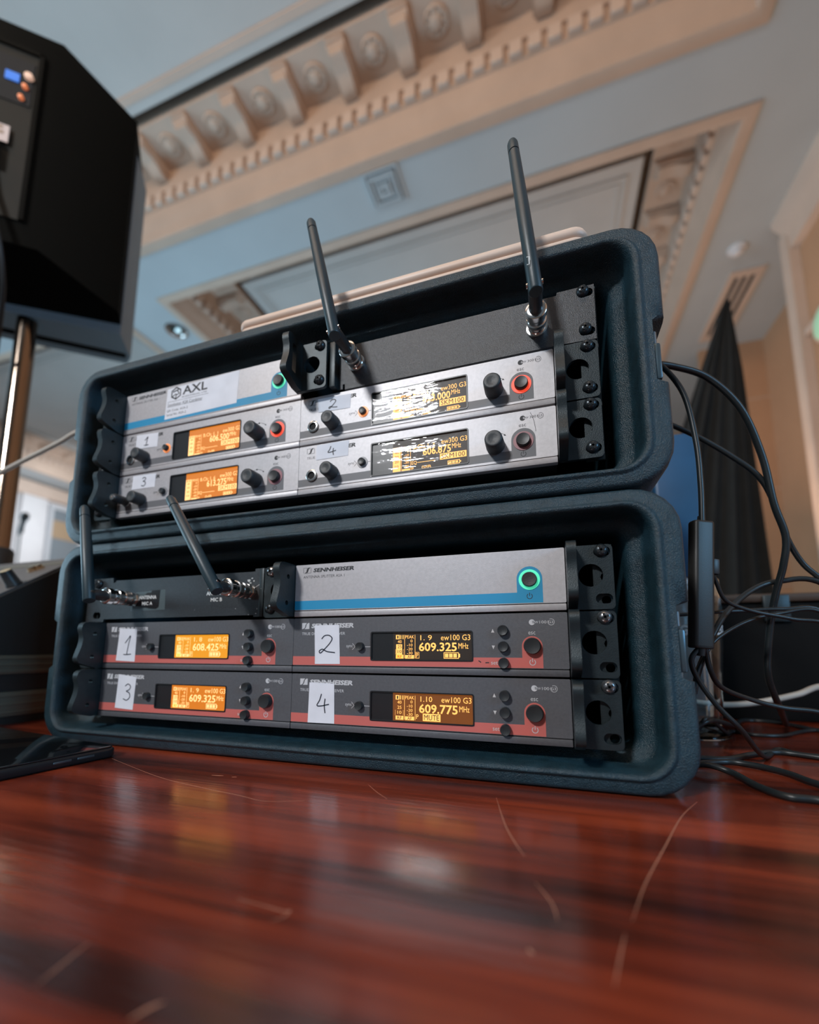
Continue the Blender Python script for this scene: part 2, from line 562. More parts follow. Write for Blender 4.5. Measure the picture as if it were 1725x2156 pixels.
# ------------------------------------------------------------------ table
def wood():
    m = bpy.data.materials.new('varnished_mahogany')
    m.use_nodes = True
    nt = m.node_tree
    b = nt.nodes['Principled BSDF']
    L = nt.links.new
    tc = nt.nodes.new('ShaderNodeTexCoord')
    def noise(sc, stretch, det=5, dist=0.0):
        mp = nt.nodes.new('ShaderNodeMapping')
        mp.inputs['Scale'].default_value = stretch
        mp.inputs['Rotation'].default_value = (0, 0, math.radians(-4))
        n = nt.nodes.new('ShaderNodeTexNoise')
        n.inputs['Scale'].default_value = sc
        n.inputs['Detail'].default_value = det
        n.inputs['Distortion'].default_value = dist
        L(tc.outputs['Object'], mp.inputs[0]); L(mp.outputs[0], n.inputs['Vector'])
        return n
    n1 = noise(16, (0.16, 1.5, 1), 4, 0.4)
    n2 = noise(90, (0.07, 1.5, 1), 4, 0.2)
    mx = nt.nodes.new('ShaderNodeMath'); mx.operation = 'MULTIPLY_ADD'
    mx.inputs[1].default_value = 0.35
    L(n2.outputs['Fac'], mx.inputs[0]); L(n1.outputs['Fac'], mx.inputs[2])
    r = nt.nodes.new('ShaderNodeValToRGB')
    e = r.color_ramp.elements
    e[0].position = 0.50; e[0].color = (0.034, 0.0075, 0.0045, 1)
    e[1].position = 0.86; e[1].color = (0.27, 0.046, 0.018, 1)
    q = e.new(0.66); q.color = (0.13, 0.021, 0.0095, 1)
    L(mx.outputs[0], r.inputs[0]); L(r.outputs[0], b.inputs['Base Color'])
    b.inputs['Roughness'].default_value = 0.20
    b.inputs['Specular IOR Level'].default_value = 0.75
    n3 = noise(240, (0.05, 1.5, 1), 3)
    bp = nt.nodes.new('ShaderNodeBump')
    bp.inputs['Strength'].default_value = 0.22
    bp.inputs['Distance'].default_value = 0.0006
    L(n3.outputs['Fac'], bp.inputs['Height']); L(bp.outputs[0], b.inputs['Normal'])
    n4 = noise(5, (1, 1, 1), 3)
    mr = nt.nodes.new('ShaderNodeMapRange')
    mr.inputs['To Min'].default_value = 0.12
    mr.inputs['To Max'].default_value = 0.23
    L(n4.outputs['Fac'], mr.inputs[0]); L(mr.outputs[0], b.inputs['Roughness'])
    return m
M_WOOD = wood()
M_SCR = mat('scratch', (0.42, 0.20, 0.13), 0.5)
table = thing('wooden_table', 'glossy reddish brown wooden table carrying the rack cases', 'table', (150, 100, Z0))
obj('tabletop', MB().box(-950, 1050, -560, 620, 712, 750, 6), M_WOOD, table)
obj('apron', MB().box(-900, 1000, -500, 560, 640, 712), M_WOOD, table)
for x in (-860, 900):
    for y in (-460, 520):
        obj('leg', MB().lathe([(0, 26), (600, 38), (712, 38)], (x, y, 0), (0, 0, 1), 14), M_WOOD, table)
def scratch(pts, wd):
    P = catmull([(x - 150, y - 100, 750.0) for x, y in pts], 8)
    mb = MB()
    vs, fs = [], []
    for i, p in enumerate(P):
        t = (P[min(i + 1, len(P) - 1)] - P[max(i - 1, 0)]).normalized()
        k = math.sin(math.pi * (i + .4) / len(P)) * .8 + .2
        n = Vector((-t.y, t.x, 0)) * wd * k / 2
        vs += [p + n + Vector((0, 0, .02)), p + Vector((0, 0, .07)), p - n + Vector((0, 0, .02))]
    for i in range(len(P) - 1):
        a = 3 * i
        fs += [(a, a + 1, a + 4, a + 3), (a + 1, a + 2, a + 5, a + 4)]
    obj('scratch', mb.add(vs, fs), M_SCR, table)
SCRATCHES = []
SCRATCHES = [([(-141, -40), (-64, -66), (-22, -74.7), (16, -80.3), (39, -83.9), (60, -76)], .5), ([(166, -35), (175, -73), (182, -94), (187, -106)], .5),
    ([(192, -126), (198, -138), (200, -148)], .45), ([(278, -5), (263, -34), (246, -77), (232, -113), (223, -141)], .5),
    ([(91.7, -170.8), (104, -171.5), (112, -172), (113.6, -171), (113.6, -174.5), (111, -178)], .5), ([(69, -221), (67, -213), (65, -204)], .4),
    ([(-30, -51.7), (-25, -51), (-21, -50)], 1.2), ([(-13.4, -50.9), (-12, -50.4), (-10, -49.8)], 1.0), ([(102, -221), (103.4, -217), (105.5, -214)], .9),
    ([(83, -36), (94, -48), (105, -58)], .35), ([(220, -148), (217, -160), (214, -173)], .4), ([(191.5, -165), (192.2, -166), (193, -166.8)], 1.0)]
for pts, wd in SCRATCHES:
    scratch(pts, wd)

# ------------------------------------------------------------------ rack cases
CXC, CZC = 1.5, 72.0
def case_ring(hx, hz, r, y, notch=True):
    zs = [110, 93, 90, 47, 44, 20]
    lim = 273.0
    pts = []
    def corner(cx, cz, a):
        for i in range(7):
            q = math.radians(a + 15 * i)
            pts.append((cx + r * math.cos(q), cz + r * math.sin(q)))
    corner(hx - r, hz - r, 0)
    corner(-(hx - r), hz - r, 90)
    for z in zs:
        x = hx if not (notch and 44.5 < z < 92) else min(hx, lim)
        pts.append((-x, z - CZC))
    corner(-(hx - r), -(hz - r), 180)
    corner(hx - r, -(hz - r), 270)
    for z in zs[::-1]:
        x = hx if not (notch and 44.5 < z < 92) else min(hx, lim)
        pts.append((x, z - CZC))
    return [(CXC + a, y, CZC + b) for a, b in pts]

SECT = [(266, 88, 22, 430), (272, 92, 26, 418), (272, 92.0, 26, 60), (274, 93, 27, 52), (281, 96.5, 29, 44), (281.5, 96.6, 29, 2), (281, 96.3, 28.6, -4), (279.6, 95.2, 28, -7.4), (277.6, 93.4, 27, -8.6),
        (270.2, 88.6, 22.4, -8.8), (268.6, 87.4, 21, -9.2), (267.8, 86.8, 20.4, -10.6), (266.4, 85.7, 19.4, -11.4), (264.6, 84.3, 18, -10.8), (263.2, 83.2, 17, -8.4), (262.4, 82.4, 16, -3),
        (261.6, 81.6, 15, 9), (259.5, 79.5, 13, 13), (255.5, 76.2, 10, 14.5), (251.8, 73.6, 8.5, 17.5), (250.2, 72.9, 8, 26), (249, 72.3, 7, 60), (249, 72.3, 7, 400)]

def rail_mesh(side):
    out = [(0, 0), (12.3, 0), (12.3, 133), (0, 133)]
    hl = [circ(7.5, 44.45 * k + h, 3.0, 10) for k in range(3) for h in (6.5, 22.2, 38)]
    if side < 0:
        out = [(-x, z) for x, z in out]
        hl = [[(-x, z) for x, z in h] for h in hl]
    return MB().poly([out] + hl, 0, 2)

def make_case(z, label):
    t = thing('rack_case', label, 'case', (0, 0, z))
    obj('shell', MB().loft([case_ring(*s) for s in SECT], True, True, False), M_CASE, t, angle=60)
    obj('back_lid', MB().box(-248, 250, 398, 402, 0, 144), M_CASEIN, t)
    for sd in (-1, 1):
        obj('rack_rail', rail_mesh(sd), M_BRACK, t, (sd * 229.5, 1.5, 0.4))
        x = CXC + sd * 275.5
        l = obj('latch', MB().box(x - 2.6, x + 2.6, -4, 26, 49.5, 76, 1.6), M_LATCH, t)
        obj('latch_hinge', MB().lathe([(0, 2.2), (9, 2.2)], (x - sd * .5, 2, 78), (0, 0, 1), 12), M_LATCHB, l)
        obj('latch_hinge', MB().lathe([(0, 1.6), (7, 1.6)], (x, 4, 44), (0, 0, 1), 10), M_LATCHB, l)
    return t
M_LATCH = mat('latch_steel', (0.10, 0.15, 0.18), 0.32, metal=0.7)
M_LATCHB = mat('latch_pin', (0.25, 0.36, 0.44), 0.25, metal=0.8)
DZ = 193.5
make_case(0, 'dark teal moulded rack case standing on the table, lower of two')
make_case(DZ, 'dark teal moulded rack case stacked on top of the other case')
OX = -1.0
ROW = 44.45

# ------------------------------------------------------------------ bracket, screws
def screw(parent, x, y, z, m=None, r=4.3, h=3.4):
    mb = MB().lathe([(0, r * 1.02), (h * .35, r), (h * .75, r * .78), (h * .92, r * .6), (h, r * .3)], (x, y, z), (0, -1, 0), 20)
    o = obj('screw', mb, m or M_SCREW, parent, angle=65)
    c = MB()
    a = random.uniform(0.3, 1.2)
    for k in (0, math.pi / 2):
        ux, uz = math.cos(a + k), math.sin(a + k)
        L_, w_ = r * .62, r * .17
        vs = []
        for yy in (y - h - .12, y - h * .6):
            for p, q in ((-L_, -w_), (L_, -w_), (L_, w_), (-L_, w_)):
                vs.append((x + ux * p - uz * q, yy, z + uz * p + ux * q))
        c.add(vs, [(0, 1, 2, 3), (7, 6, 5, 4), (0, 4, 5, 1), (1, 5, 6, 2), (2, 6, 7, 3), (3, 7, 4, 0)])
    obj('cross_slot', c, M_DARK, parent)
    return o

def bracket(parent, x, sd, yoff=0.0, screws=((23.5, 39.2), (23.5, 7.6)), mats=(None, None), slots=True):
    # rack ear with a wavy handle wall; x is the device edge, sd the side it points to
    f = lambda pts: [(x + sd * p, z) for p, z in pts]
    loops = [f(rrect(0.5, 29.8, 0.6, 43.9, 3)), f(circ(15.8, 23.4, 7.7, 24))]
    if slots:
        for sx, sz in ((23.5, 39.2), (23.5, 7.6)):
            loops.append(f(rrect(sx - 5.4, sx + 5.0, sz - 3.3, sz + 3.3, 3.2)))
    br = obj('ear_plate', MB().poly(loops, -3 + yoff, 0 + yoff), M_BRACK, parent)
    prof = [(0.5, 1.0), (0.5, 44.2), (-18, 44.2), (-21.5, 43.6), (-23.8, 41.8), (-24.8, 38.5), (-24.2, 35), (-23.0, 32), (-22.6, 28), (-22.9, 24), (-23.8, 20), (-25.2, 15.5), (-26.4, 11.5),
            (-26.4, 8.4), (-24.4, 6.0), (-9, 1.0)]
    prof = [(y + yoff, z) for y, z in prof]
    hl = [circ(-12 + yoff, 33, 2.0, 12), circ(-13 + yoff, 11.5, 2.0, 12)]
    if yoff:
        hl = [rrect(-27, -21.5, 11, 36, .8)]
    a, b = sorted((x + sd * 0.4, x + sd * 6.4))
    obj('handle', MB().poly([prof] + hl, a, b, 'yz'), M_BRACK, parent)
    for (sx, sz), m in zip(screws, mats):
        screw(parent, x + sd * (sx - .8), -3 + yoff, sz + .6, m)
    return br

# ------------------------------------------------------------------ logo, icons, printed matter
def s_logo(mb, x0, x1, z0, z1, y):
    w, h = x1 - x0, z1 - z0
    P = lambda pts: [(x0 + a * w, z0 + b * h) for a, b in pts]
    mb.poly([P([(.10, 0), (.46, .02), (.60, .25), (.72, .78), (.98, 1), (.62, 1), (.46, .78), (.36, .25)])], y - .06, y + .02)
    mb.stroke(P([(0, .08), (0, .96), (.52, .96)]), h * .07, y, smooth=0)
    mb.stroke(P([(.52, .04), (1, .04), (1, .90)]), h * .07, y, smooth=0)

def s_logo_inv(mb, x0, x1, z0, z1, y):
    w, h = x1 - x0, z1 - z0
    P = lambda pts: [(x0 + a * w, z0 + b * h) for a, b in pts]
    mb.poly([P([(0, 0), (.16, 0), (.38, .22), (.50, .78), (.66, 1), (0, 1)])], y - .06, y + .02)
    mb.poly([P([(.36, 0), (1, 0), (1, 1), (.84, 1), (.64, .78), (.52, .22)])], y - .06, y + .02)

def power_icon(mb, x, z, r, y):
    mb.stroke(circ(x, z, r, 16, 125, 415), r * .24, y, smooth=0)
    mb.stroke([(x, z + r * .05), (x, z + r * 1.35)], r * .24, y, smooth=0)

def g3_logo(mb, x0, y, z, num):
    # "ew NNN G3": filled disc with an e, wNNN and a ringed G3
    mb.poly([circ(x0 + 2.0, z, 2.0, 18), circ(x0 + 2.9, z + .1, 1.15, 14)], y - .06, y + .02)
    mb.stroke(circ(x0 + 2.9, z + .05, .95, 10, 0, 310) , .38, y, smooth=0)
    mb.stroke([(x0 + 2.1, z + .05), (x0 + 3.8, z + .05)], .36, y, smooth=0)
    mb.text('W', x0 + 4.1, x0 + 6.3, z - .85, z + .8, y, shear=.1)
    mb.text(num, x0 + 7.0, x0 + 11.6, z - .95, z + 1.0, y)
    mb.text('G3', x0 + 12.6, x0 + 15.9, z - .85, z + .85, y)
    mb.stroke(circ(x0 + 14.6, z, 2.1, 18, 150, 480), .28, y, smooth=0)

def arrow(mb, x, z, a, s, y):
    c, n = math.cos(a), math.sin(a)
    P = [(1, 0), (-.6, .7), (-.6, -.7)]
    mb.poly([[(x + s * (p * c - q * n), z + s * (p * n + q * c)) for p, q in P]], y - .06, y + .02)

NUM = {
    '1': [[(.20, .62), (.45, .80), (.72, 1.0), (.60, .6), (.46, 0.04)], [(.12, .03), (.46, .02), (.92, .05)]],
    '2': [[(.18, .80), (.35, .97), (.62, .98), (.78, .82), (.66, .58), (.40, .30), (.14, .06), (.06, .16), (.24, .26), (.50, .14), (.96, .08)]],
    '3': [[(.30, .86), (.58, .99), (.84, .86), (.74, .66), (.46, .56), (.76, .46), (.84, .22), (.56, .02), (.20, .10)]],
    '4': [[(.40, .98), (.28, .66), (.10, .38), (.40, .36), (.94, .46)], [(.66, .74), (.62, .36), (.68, .0)]],
}

def tag(parent, corners, num, box, lbl):
    (a, b, c, d) = corners
    mb = MB()
    n = 6
    vs, fs = [], []
    for i in range(n + 1):
        for j in range(n + 1):
            u, v = i / n, j / n
            x = (a[0] * (1 - u) + b[0] * u) * (1 - v) + (d[0] * (1 - u) + c[0] * u) * v
            z = (a[1] * (1 - u) + b[1] * u) * (1 - v) + (d[1] * (1 - u) + c[1] * u) * v
            vs.append((x, -2.15 - .12 * math.sin(u * 3.1) - (.5 * max(0, v - .8) * (1 - u)), z))
    for i in range(n):
        for j in range(n):
            k = i * (n + 1) + j
            fs.append((k, k + 1, k + n + 2, k + n + 1))
    off = len(vs)
    vs += [(x, y + .14, z) for x, y, z in vs]
    fs += [tuple(q + off for q in f[::-1]) for f in fs]
    p = obj('number_tag', mb.add(vs, fs), M_PAPER, parent, label=lbl)
    x0, x1, z0, z1 = box
    ink = MB()
    for st in NUM[num]:
        ink.stroke([(x0 + u * (x1 - x0), z0 + v * (z1 - z0)) for u, v in st], .85, -2.34, .06)
    obj('handwritten_numeral', ink, M_PEN, p)

# ------------------------------------------------------------------ displays
def lcd(parent, x0, x1, z0, z1, xa, backm, segm, content, cover, off=0.0):
    y = -1.5
    fr = obj('display_frame', MB().poly([rrect(x0 - .9, x1 + .9, z0 - .9, z1 + .9, 1.6), rrect(x0, x1, z0, z1, 1.0)], -2.5, -1.2), M_LCD_OFF, parent)
    obj('display_surround', MB().box(x0, xa, -1.2, -.2, z0, z1), M_LCD_OFF, fr)
    obj('display_backlight', MB().box(xa, x1, -1.2, -.2, z0, z1), backm, fr)
    seg, inv = MB(), MB()
    content(seg, inv, x0, x1, z0, z1)
    obj('display_segments', seg, segm, fr)
    if inv.v:
        obj('display_inverse_segments', inv, M_INK if segm is M_AMBER_T else backm, fr)
    obj('display_window', MB().box(x0, x1, -2.3, -2.15, z0, z1), cover, fr)

YS = -1.22
def battery(seg, x0, x1, z0, z1):
    seg.poly([rect(x0, x1, z0, z1), rect(x0 + .5, x1 - .5, z0 + .5, z1 - .5)], YS - .05, YS)
    w = (x1 - x0 - 1.8) / 3
    for k in range(3):
        seg.poly([rect(x0 + .9 + k * w, x0 + .9 + k * w + w * .82, z0 + .9, z1 - .9)], YS - .05, YS)
    seg.poly([rect(x1, x1 + .9, z0 + 1, z1 - 1)], YS - .05, YS)

def c100(chan, freq, mute=False, bar=.55, clip=None):
    def f(seg, inv, x0, x1, z0, z1):
        T = lambda b, a0, a1, b0, b1, mb=seg, yy=YS, bold=0.0: mb.text(b, a0, a1, b0, b1, yy, .1, bold=bold)
        seg.poly([rect(89.2, 92.2, 26.4, 29.6)], YS - .05, YS)
        T('I', 90.2, 91.2, 26.9, 29.1, inv, YS - .07)
        T('II', 92.8, 95.2, 26.5, 29.5)
        for s, z in (('40', 23.4), ('25', 19.7), ('10', 16.1)):
            if s == '25' and not mute or s == '10' and not mute:
                T(s, 90.6, 93.8, z, z + 2.3, inv, YS - .07)
            else:
                T(s, 90.6, 93.8, z, z + 2.3)
        if not mute:
            seg.poly([rect(89.4, 94.2, 12.2, 22.6)], YS - .05, YS)
        seg.poly([rect(89.2, 95.4, 12.0, 14.8)], YS - .05, YS)
        T('RF', 90.6, 94.0, 12.4, 14.5, inv, YS - .07)
        for k in range(5):
            seg.poly([rect(88.8, 89.15, 15.2 + k * .8, 15.6 + k * .8), rect(95, 95.35, 15.2 + k * .8, 15.6 + k * .8)], YS - .05, YS)
        for xx in (96.0, 104.2):
            seg.poly([rect(xx, xx + .3, 12.2, 29.6)], YS - .05, YS)
        T('PEAK', 96.8, 103.6, 26.9, 29.3)
        for s, z, w in (('0', 24.0, 1.6), ('-10', 21.0, 4.4), ('-20', 18.0, 4.4), ('-30', 15.1, 4.4)):
            T(s, 102.4 - w, 102.4, z, z + 2.1)
        seg.poly([rect(96.6, 103.6, 12.0, 14.6)], YS - .05, YS)
        T('AF', 98.4, 101.8, 12.3, 14.3, inv, YS - .07)
        T(chan, 108.5, 117.4, 25.5, 29.3)
        T('ew100 G3', 124.2, 145.9, 25.4, 29.5)
        T(freq, 107.4, 136.0, 17.4, 23.9, bold=.02)
        T('MHz', 137.2, 144.4, 19.4, 23.4)
        if mute:
            seg.poly([rect(110.2, 123.4, 11.9, 17.2)], YS - .05, YS)
            T('MUTE', 111.2, 122.4, 12.7, 16.4, inv, YS - .07)
            T('P', 105.2, 107.0, 13.2, 16.4)
        else:
            seg.poly([rect(104.9, 107.6, 12.2, 16.8), rect(105.2, 107.3, 12.5, 16.5)], YS - .05, YS)
            T('P', 105.6, 106.9, 13.0, 16.1)
            battery(seg, 126.2, 137.4, 12.2, 16.7)
    return f

def c300(chan, freq):
    def f(seg, inv, x0, x1, z0, z1):
        T = lambda b, a0, a1, b0, b1, mb=seg, yy=YS, bold=0.0: mb.text(b, a0, a1, b0, b1, yy, .1, bold=bold)
        seg.poly([rect(86.9, 93.4, 9.7, 30.4)], YS - .05, YS)
        T('I', 88, 89, 28.0, 30.0, inv, YS - .07)
        T('II', 90.3, 92.3, 28.0, 30.0, inv, YS - .07)
        for s, z in (('40', 25.2), ('30', 21.4), ('20', 17.4), ('10', 13.4)):
            T(s, 88.6, 91.8, z, z + 2.0, inv, YS - .07)
        for xx in (94.0, 101.6):
            seg.poly([rect(xx, xx + .3, 9.8, 30.4)], YS - .05, YS)
        T('PEAK', 94.6, 101.2, 28.0, 30.2)
        for s, z, w in (('0', 25.2, 1.5), ('-10', 22.0, 4.2), ('-20', 18.9, 4.2), ('-30', 15.8, 4.2), ('-40', 12.6, 4.2)):
            T(s, 100.4 - w, 100.4, z, z + 2.0)
        seg.poly([rect(94.6, 101.2, 9.8, 11.6)], YS - .05, YS)
        T('B.Ch: ' + chan, 104.2, 121.5, 27.0, 30.4)
        T('ew300 G3', 127.0, 147.2, 28.0, 32.0)
        T(freq, 112.0, 134.6, 20.6, 27.0, bold=.02)
        T('MHz', 135.4, 142.4, 23.2, 27.2)
        seg.poly([rect(125.8, 146.6, 15.2, 20.2)], YS - .05, YS)
        T('SKM100', 127.0, 145.4, 15.8, 19.6, inv, YS - .07)
        T('EQ', 102.6, 107.0, 13.8, 17.2)
        seg.poly([rect(107.4, 121.6, 15.4, 15.8)], YS - .05, YS)
        battery(seg, 131.8, 141.4, 10.4, 13.6)
        T('0dB', 111.0, 118.6, 9.7, 12.4)
        T('P', 102.6, 104.4, 9.7, 12.0)
    return f

# ------------------------------------------------------------------ devices
def tab_band(xs, x0, x1, xc, z0, z1, ztop, notch=None):
    r = (x1 - x0) / 2
    nt = [(notch[1], z1), (notch[1], notch[2]), (notch[0], notch[2]), (notch[0], z1)] if notch else []
    return [(xs, z0), (x1, z0)] + circ(xc, ztop - r, r, 14, 0, 180) + [(x0, z1)] + nt + [(xs, z1)]

def button(parent, name, x, z, r, h, m=M_BLACK, y=-2):
    return obj(name, MB().lathe([(0, r), (h * .7, r), (h, r * .9), (h * .92, r * .5), (h * .9, .05)], (x, y, z), (0, -1, 0), 22), m, parent)

def ringpart(parent, name, x, z, r, ri, m, y=-2, h=.5):
    return obj(name, MB().poly([circ(x, z, r, 28), circ(x, z, ri, 28)], y - h, y), m, parent)

def base_unit(name, label, x, z, frontm, lipm, group, holes):
    t = thing(name, label, 'rack unit', (x, 0, z), group)
    obj('chassis', MB().box(1, 211, 0.2, 190, 0.8, 43.6), M_DARK, t)
    pl = obj('front_plate', MB().poly([rrect(0.15, 211.85, 5.9, 43.8, .8, 3)] + holes, -2, 0), frontm, t)
    obj('lower_lip', MB().box(0.2, 211.8, -2.6, 3, 0.7, 5.3, .6), lipm, t)
    return t

def unit100(label, x, z, sd, num, tagc, nbox, chan, freq, mute, backm, segm, smat=(None, None), screws=None):
    t = base_unit('wireless_receiver', label, x, z, M_GRAPH, M_GRAPH, 'graphite wireless receivers', [rrect(69.5, 147.2, 11.0, 31.6, 1.0)])
    obj('colour_band', MB().poly([tab_band(0.2, 181.7, 195.3, 188.5, 6.3, 13.2, 27.9, (68.8, 147.9, 10.3))], -2.06, -1.98), M_RED, t)
    ink = MB()
    s_logo_inv(ink, 7.7, 14.5, 35.1, 40.0, -2)
    ink.text('SENNHEISER', 16.4, 54.3, 35.7, 39.4, -2, shear=.15, bold=.045)
    ink.text('TRUE DIVERSITY RECEIVER', 7.9, 46.8, 30.2, 32.4, -2)
    obj('brand_lettering', ink, M_WINK, t)
    ink = MB()
    ink.text('sync', 48.2, 53.6, 19.6, 22.0, -2)
    ink.stroke([(53.4, 23.4), (55.6, 20.8), (53.4, 18.6)], .35, -2, smooth=0)
    ink.stroke([(64, 20.8), (69, 20.8)], .35, -2, smooth=0)
    ink.text('esc', 186.2, 190.9, 29.0, 31.0, -2)
    ink.text('set', 160.4, 165.0, 8.3, 10.6, -2.06)
    arrow(ink, 162.0, 31.6, math.pi / 2, 1.6, -2)
    arrow(ink, 162.2, 20.6, -math.pi / 2, 1.6, -2)
    md = MB()
    g3_logo(md, 186.8, -2, 37.4, '100')
    obj('model_lettering', md, M_WINK, t)
    power_icon(ink, 188.4, 10.2, 1.9, -2.06)
    obj('control_lettering', ink, M_WINK, t)
    button(t, 'sync_button', 60.4, 21.0, 3.3, 3.6)
    for zz in (32.0, 20.8, 9.5):
        button(t, 'menu_button', 169.2, zz, 3.7, 4.4)
    button(t, 'power_button', 188.6, 21.2, 5.7, 4.6)
    lcd(t, 69.7, 147.0, 11.2, 31.4, 87.0, backm, segm, c100(chan, freq, mute), M_COVER)
    bracket(t, 212 if sd > 0 else 0, sd, 0, screws or ((23.5, 39.2),), smat)
    tag(t, tagc, num, nbox, 'white paper tag handwritten ' + num)
    if num == '2':
        obj('pen_mark', MB().stroke([(151.6, 11.0), (153.4, 9.8)], .7, -2.07, smooth=0), M_INK, t)
        obj('pen_mark', MB().stroke([(156.4, 9.6), (159, 9.7)], .7, -2.07, smooth=0), M_INK, t)
    return t

def unit300(label, x, z, sd, num, tagc, nbox, chan, freq, backm, segm, syncm, ringm, cover):
    t = base_unit('wireless_receiver', label, x, z, M_SILVER, M_SILVER, 'silver wireless receivers', [rrect(68.5, 147.8, 9.4, 36.5, 1.0)])
    obj('colour_band', MB().poly([tab_band(0.2, 180.0, 197.2, 188.6, 7.6, 14.0, 30.3, (67.8, 148.5, 8.7))], -2.06, -1.98), M_GREYB, t)
    ink = MB()
    s_logo(ink, 8.0, 15.0, 36.4, 41.4, -2)
    ink.text('SENNHEISER', 17.0, 54.2, 36.8, 40.4, -2, shear=.15, bold=.045)
    ink.text('TRUE DIVERSITY RECEIVER', 7.9, 47, 31.6, 33.8, -2)
    obj('brand_lettering', ink, M_INK, t)
    ink = MB()
    ink.text('sync', 47.3, 53.0, 20.6, 23.2, -2)
    ink.stroke([(53.0, 24.4), (55.2, 22.0), (53.0, 19.6)], .35, -2, smooth=0)
    ink.stroke([(65.4, 22.0), (68.2, 22.0)], .3, -2, smooth=0)
    ink.text('esc', 185.8, 190.9, 31.4, 33.4, -2)
    md = MB()
    g3_logo(md, 186.6, -2, 38.0, '300')
    obj('model_lettering', md, M_INK, t)
    power_icon(ink, 188.4, 10.4, 1.8, -2.06)
    ink.stroke(circ(168.6, 19.2, 10.5, 14, 122, 52), .3, -2, smooth=0)
    ink.poly([circ(168.6, 29.7, .8, 10)], -2.06, -1.98)
    arrow(ink, 175.6, 27.0, math.radians(-32), 1.1, -2)
    arrow(ink, 161.8, 27.2, math.radians(208), 1.1, -2)
    obj('control_lettering', ink, M_INK, t)
    obj('headphone_jack', MB().lathe([(0, 5.2), (1.2, 5.2), (1.5, 4.6), (1.5, 3.4), (-4, 3.2)], (13.3, -2, 16.4), (0, -1, 0), 24, False), M_CHROME, t)
    obj('jack_hole', MB().lathe([(0, 3.3), (.3, 3.2)], (13.3, -1.98, 16.4), (0, -1, 0), 18), M_DARK, t)
    for nm, kx, kz, r, h in (('volume_knob', 32.8, 16.4, 6.2, 12.5), ('jog_knob', 168.6, 19.2, 6.9, 14)):
        mb = MB().lathe([(0, r * .82), (1, r * .82), (1.2, r), (h * .5, r * .97), (h - 1.2, r * .93), (h - .3, r * .86), (h, r * .74), (h - .5, r * .45), (h - .8, .05)], (kx, -2, kz), (0, -1, 0), 28)
        obj(nm, mb, M_KNOB, t)
    ringpart(t, 'sync_ring', 60.4, 22.0, 4.7, 3.1, syncm)
    button(t, 'sync_button', 60.4, 22.0, 3.0, 3.4)
    ringpart(t, 'power_ring', 188.6, 20.4, 7.2, 5.0, ringm)
    button(t, 'power_button', 188.6, 20.4, 5.0, 4.0)
    lcd(t, 68.7, 147.6, 9.6, 36.3, 86.8, backm, segm, c300(chan, freq), cover)
    bracket(t, 212 if sd > 0 else 0, sd, 0, ((23.5, 39.2), (23.5, 7.6)), (M_SCREW, M_SCREW))
    tag(t, tagc, num, nbox, 'white paper tag handwritten ' + num)
    if num == '4':
        obj('scratch_line', MB().stroke([(194.2, 41.6), (196.2, 36), (197.4, 29), (197.6, 26.4)], .3, -2.02), M_INK, t)
    return t

def splitter(name, label, x, z, words, brk):
    t = base_unit(name, label, x, z, M_SILVER, M_SILVER, None, [])
    obj('colour_band', MB().poly([tab_band(0.2, 179.6, 196.9, 188.2, 6.4, 13.8, 32.0)], -2.06, -1.98), M_BLUE, t)
    ink = MB()
    s_logo(ink, 7.4, 14.4, 36.6, 41.4, -2)
    ink.text('SENNHEISER', 16.6, 53.8, 37.2, 40.6, -2, shear=.15, bold=.045)
    ink.text(words, 7.4, 45.1, 32.4, 34.6, -2)
    obj('brand_lettering', ink, M_INK, t)
    pi_ = MB()
    power_icon(pi_, 188.0, 11.0, 1.8, -2.06)
    obj('power_symbol', pi_, M_INK, t)
    ringpart(t, 'power_ring', 188.2, 22.6, 7.2, 5.2, M_R_GR)
    button(t, 'power_button', 188.2, 22.6, 5.2, 3.4, M_KNOB)
    for a in brk:
        bracket(t, *a)
    return t

X_L, X_R = -212.0, 0.0
unit100('graphite receiver tagged 1 in the lower case', X_L, ROW, -1, '1', [(18.5, 38.4), (40.4, 37.4), (40.6, 7.1), (16.7, 8.0)], (24.5, 36.5, 13.2, 31.2), '1. 8', '608.425', False,
        M_LCD_YE, M_AMBER_L, (M_SCREW,))
unit100('graphite receiver tagged 2 in the lower case, dark brown display', X_R, ROW, 1, '2', [(19.4, 38.0), (41.5, 38.0), (42.8, 7.4), (20.7, 7.2)], (23.5, 39.0, 15.0, 30.0), '1. 9', '609.325', False,
        M_LCD_DARK, M_AMBER_T, (M_SCREWB,))
unit100('graphite receiver tagged 3 in the lower case, orange display', X_L, 0, -1, '3', [(22.4, 39.7), (44.5, 37.4), (43.2, 7.7), (20.8, 8.8)], (28.0, 40.5, 15.8, 31.0), '1. 9', '609.325', False,
        M_LCD_OR, M_AMBER_L, (M_SCREW,))
unit100('graphite receiver tagged 4 in the lower case, display reading MUTE', X_R, 0, 1, '4', [(16.3, 37.2), (38.3, 36.7), (39.1, 6.4), (15.7, 6.2)], (22.5, 35.0, 14.0, 28.8), '1.10', '609.775', True,
        M_LCD_BROWN, M_AMBER_T, (M_SCREWB,))
unit300('silver receiver tagged 1 in the upper case, orange display', X_L + OX, DZ + ROW, -1, '1', [(18.6, 42.1), (47.9, 40.7), (47.3, 26.0), (18.5, 27.0)], (29.0, 36.5, 29.2, 38.2), '1. 1', '606.500',
        M_LCD_OR, M_AMBER_L, M_R_OR, M_R_RED, M_COVER)
